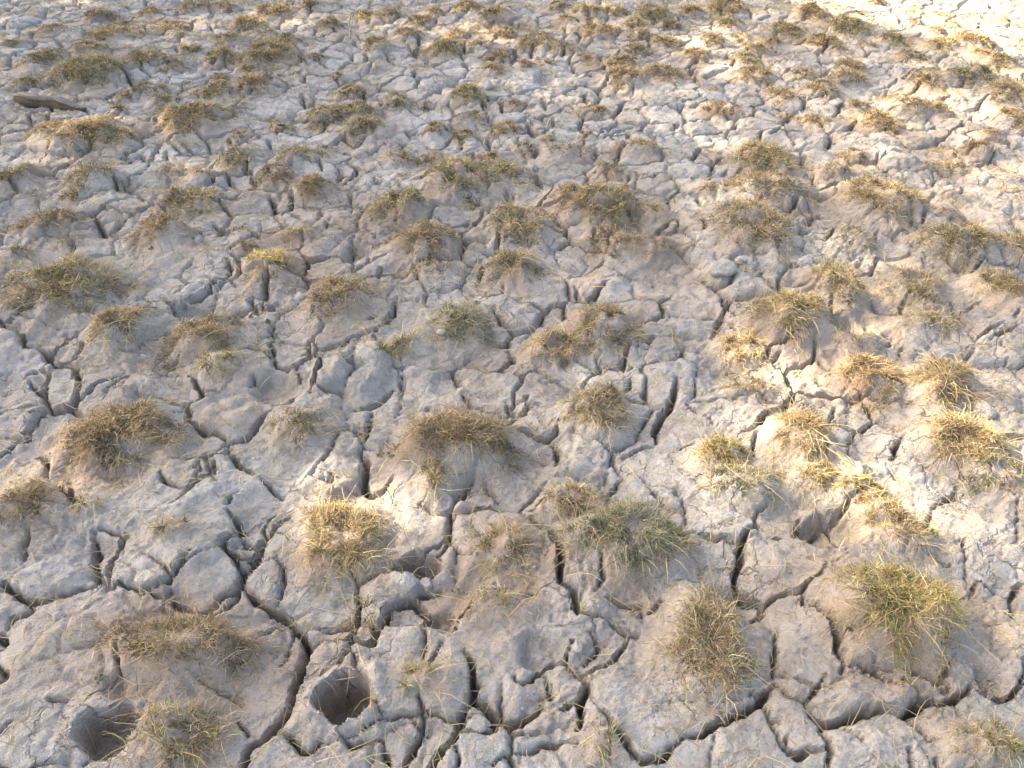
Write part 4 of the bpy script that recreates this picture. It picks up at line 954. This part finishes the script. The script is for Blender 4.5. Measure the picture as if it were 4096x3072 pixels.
def lit(x, y):
    l = np.zeros(len(x))
    for (x0, y0, rx, ry, s) in LG: l = np.maximum(l, s * sstep(1.25, 0.75, np.sqrt(((x - x0) / rx) ** 2 + ((y - y0) / ry) ** 2)))
    o_ = np.argsort(ex); yl = np.interp(x, ex[o_], ey[o_], left=9.0, right=ey[o_][-1])
    yl = np.where(x > ex.max(), ey[o_][-1], yl)
    l = np.maximum(l, np.where((x > ex.min()), sstep(-0.05, 0.10, y - yl), 0))
    return l
LEAFM = blade_material("tree_leaf", 0.35)
BARK = wood_mat("bark", (0.05, 0.04, 0.03), (0.14, 0.11, 0.08), 20)
hd = np.array([SUN[0], SUN[1]]) / math.hypot(SUN[0], SUN[1]); pd = np.array([-hd[1], hd[0]])
TREES = [(13.5, -3.9, 9.9, 3.1, 3.6, "leafy broad tree shading the near left mud from the bank"), (12.5, 0.4, 9.4, 3.4, 4.0, "leafy broad tree shading the middle of the mud from the bank"),
         (14.5, 4.4, 10.2, 3.2, 3.7, "leafy broad tree shading the far mud from the bank")]
cen = np.array([0.3, 3.2])
for (dist, lat, zc, rh, rv, lb) in TREES:
    base = cen + hd * dist + pd * lat * -1.0
    tr = bpy.data.objects.new("shade_tree", None); COL.objects.link(tr); tr.location = (base[0], base[1], -0.1)
    tag(tr, lb, "tree", "trees on the bank")
    f = np.linspace(0, 1, 14)
    tube("trunk", [(0.25 * math.sin(3 * a), 0.2 * math.sin(2 * a + 1) - 0.17, (zc + 0.5) * a) for a in f], [0.26 - 0.19 * a for a in f], BARK, tr, 10)
    for i in range(9):
        a0 = 2.4 * i + lat; h0 = zc * (0.42 + 0.05 * i); l_ = rh * random.uniform(0.6, 0.85)
        tube("limb", [(0.25 * math.sin(3 * h0 / zc) + l_ * g * math.cos(a0), l_ * g * math.sin(a0), h0 + 1.6 * g - 0.4 * g * g + 0.1 * math.sin(6 * g)) for g in np.linspace(0, 1, 9)], [0.085 * (1 - 0.85 * g) for g in np.linspace(0, 1, 9)], BARK, tr, 6)
    n = 26000
    v = rng.normal(size=(n, 3)); v /= np.linalg.norm(v, axis=1, keepdims=True); rad = rng.random(n) ** (1 / 2.4)
    bump = 1 + 0.16 * noise(v[:, 0] * 2.5 + lat, v[:, 1] * 2.5 + v[:, 2] * 2, 77)
    p = v * (rad * bump)[:, None] * np.array([rh, rh, rv]); p[:, 2] += zc; wp = p + np.array([base[0], base[1], -0.1])
    tt = (wp[:, 2] - 0.03) / SUN[2]; gx_ = wp[:, 0] - SUN[0] * tt; gy_ = wp[:, 1] - SUN[1] * tt
    keepl = rng.random(n) > np.clip(lit(gx_, gy_) * 1.12, 0, 1) ** 0.42
    p = p[keepl]; n = len(p)
    a = rng.normal(size=(n, 3)); a /= np.linalg.norm(a, axis=1, keepdims=True); b_ = np.cross(a, rng.normal(size=(n, 3))); b_ /= np.linalg.norm(b_, axis=1, keepdims=True)
    ls = rng.uniform(0.070, 0.12, n)[:, None]
    V = np.stack([p - a * ls, p + b_ * ls * .5, p + a * ls, p - b_ * ls * .5], 1).reshape(-1, 3)
    me = mesh_np("crown", V, np.arange(4 * n), np.arange(n) * 4, np.full(n, 4), False)
    at = me.attributes.new("tint", 'FLOAT_COLOR', 'POINT'); cc = np.ones((n, 4, 4), np.float32); cc[:, :, :3] = (np.array([0.065, 0.09, 0.028]) * (1 + rng.normal(0, .25, (n, 1))))[:, None, :]
    at.data.foreach_set("color", np.clip(cc, 0.01, 1).ravel())
    link("crown", me, LEAFM, tr)
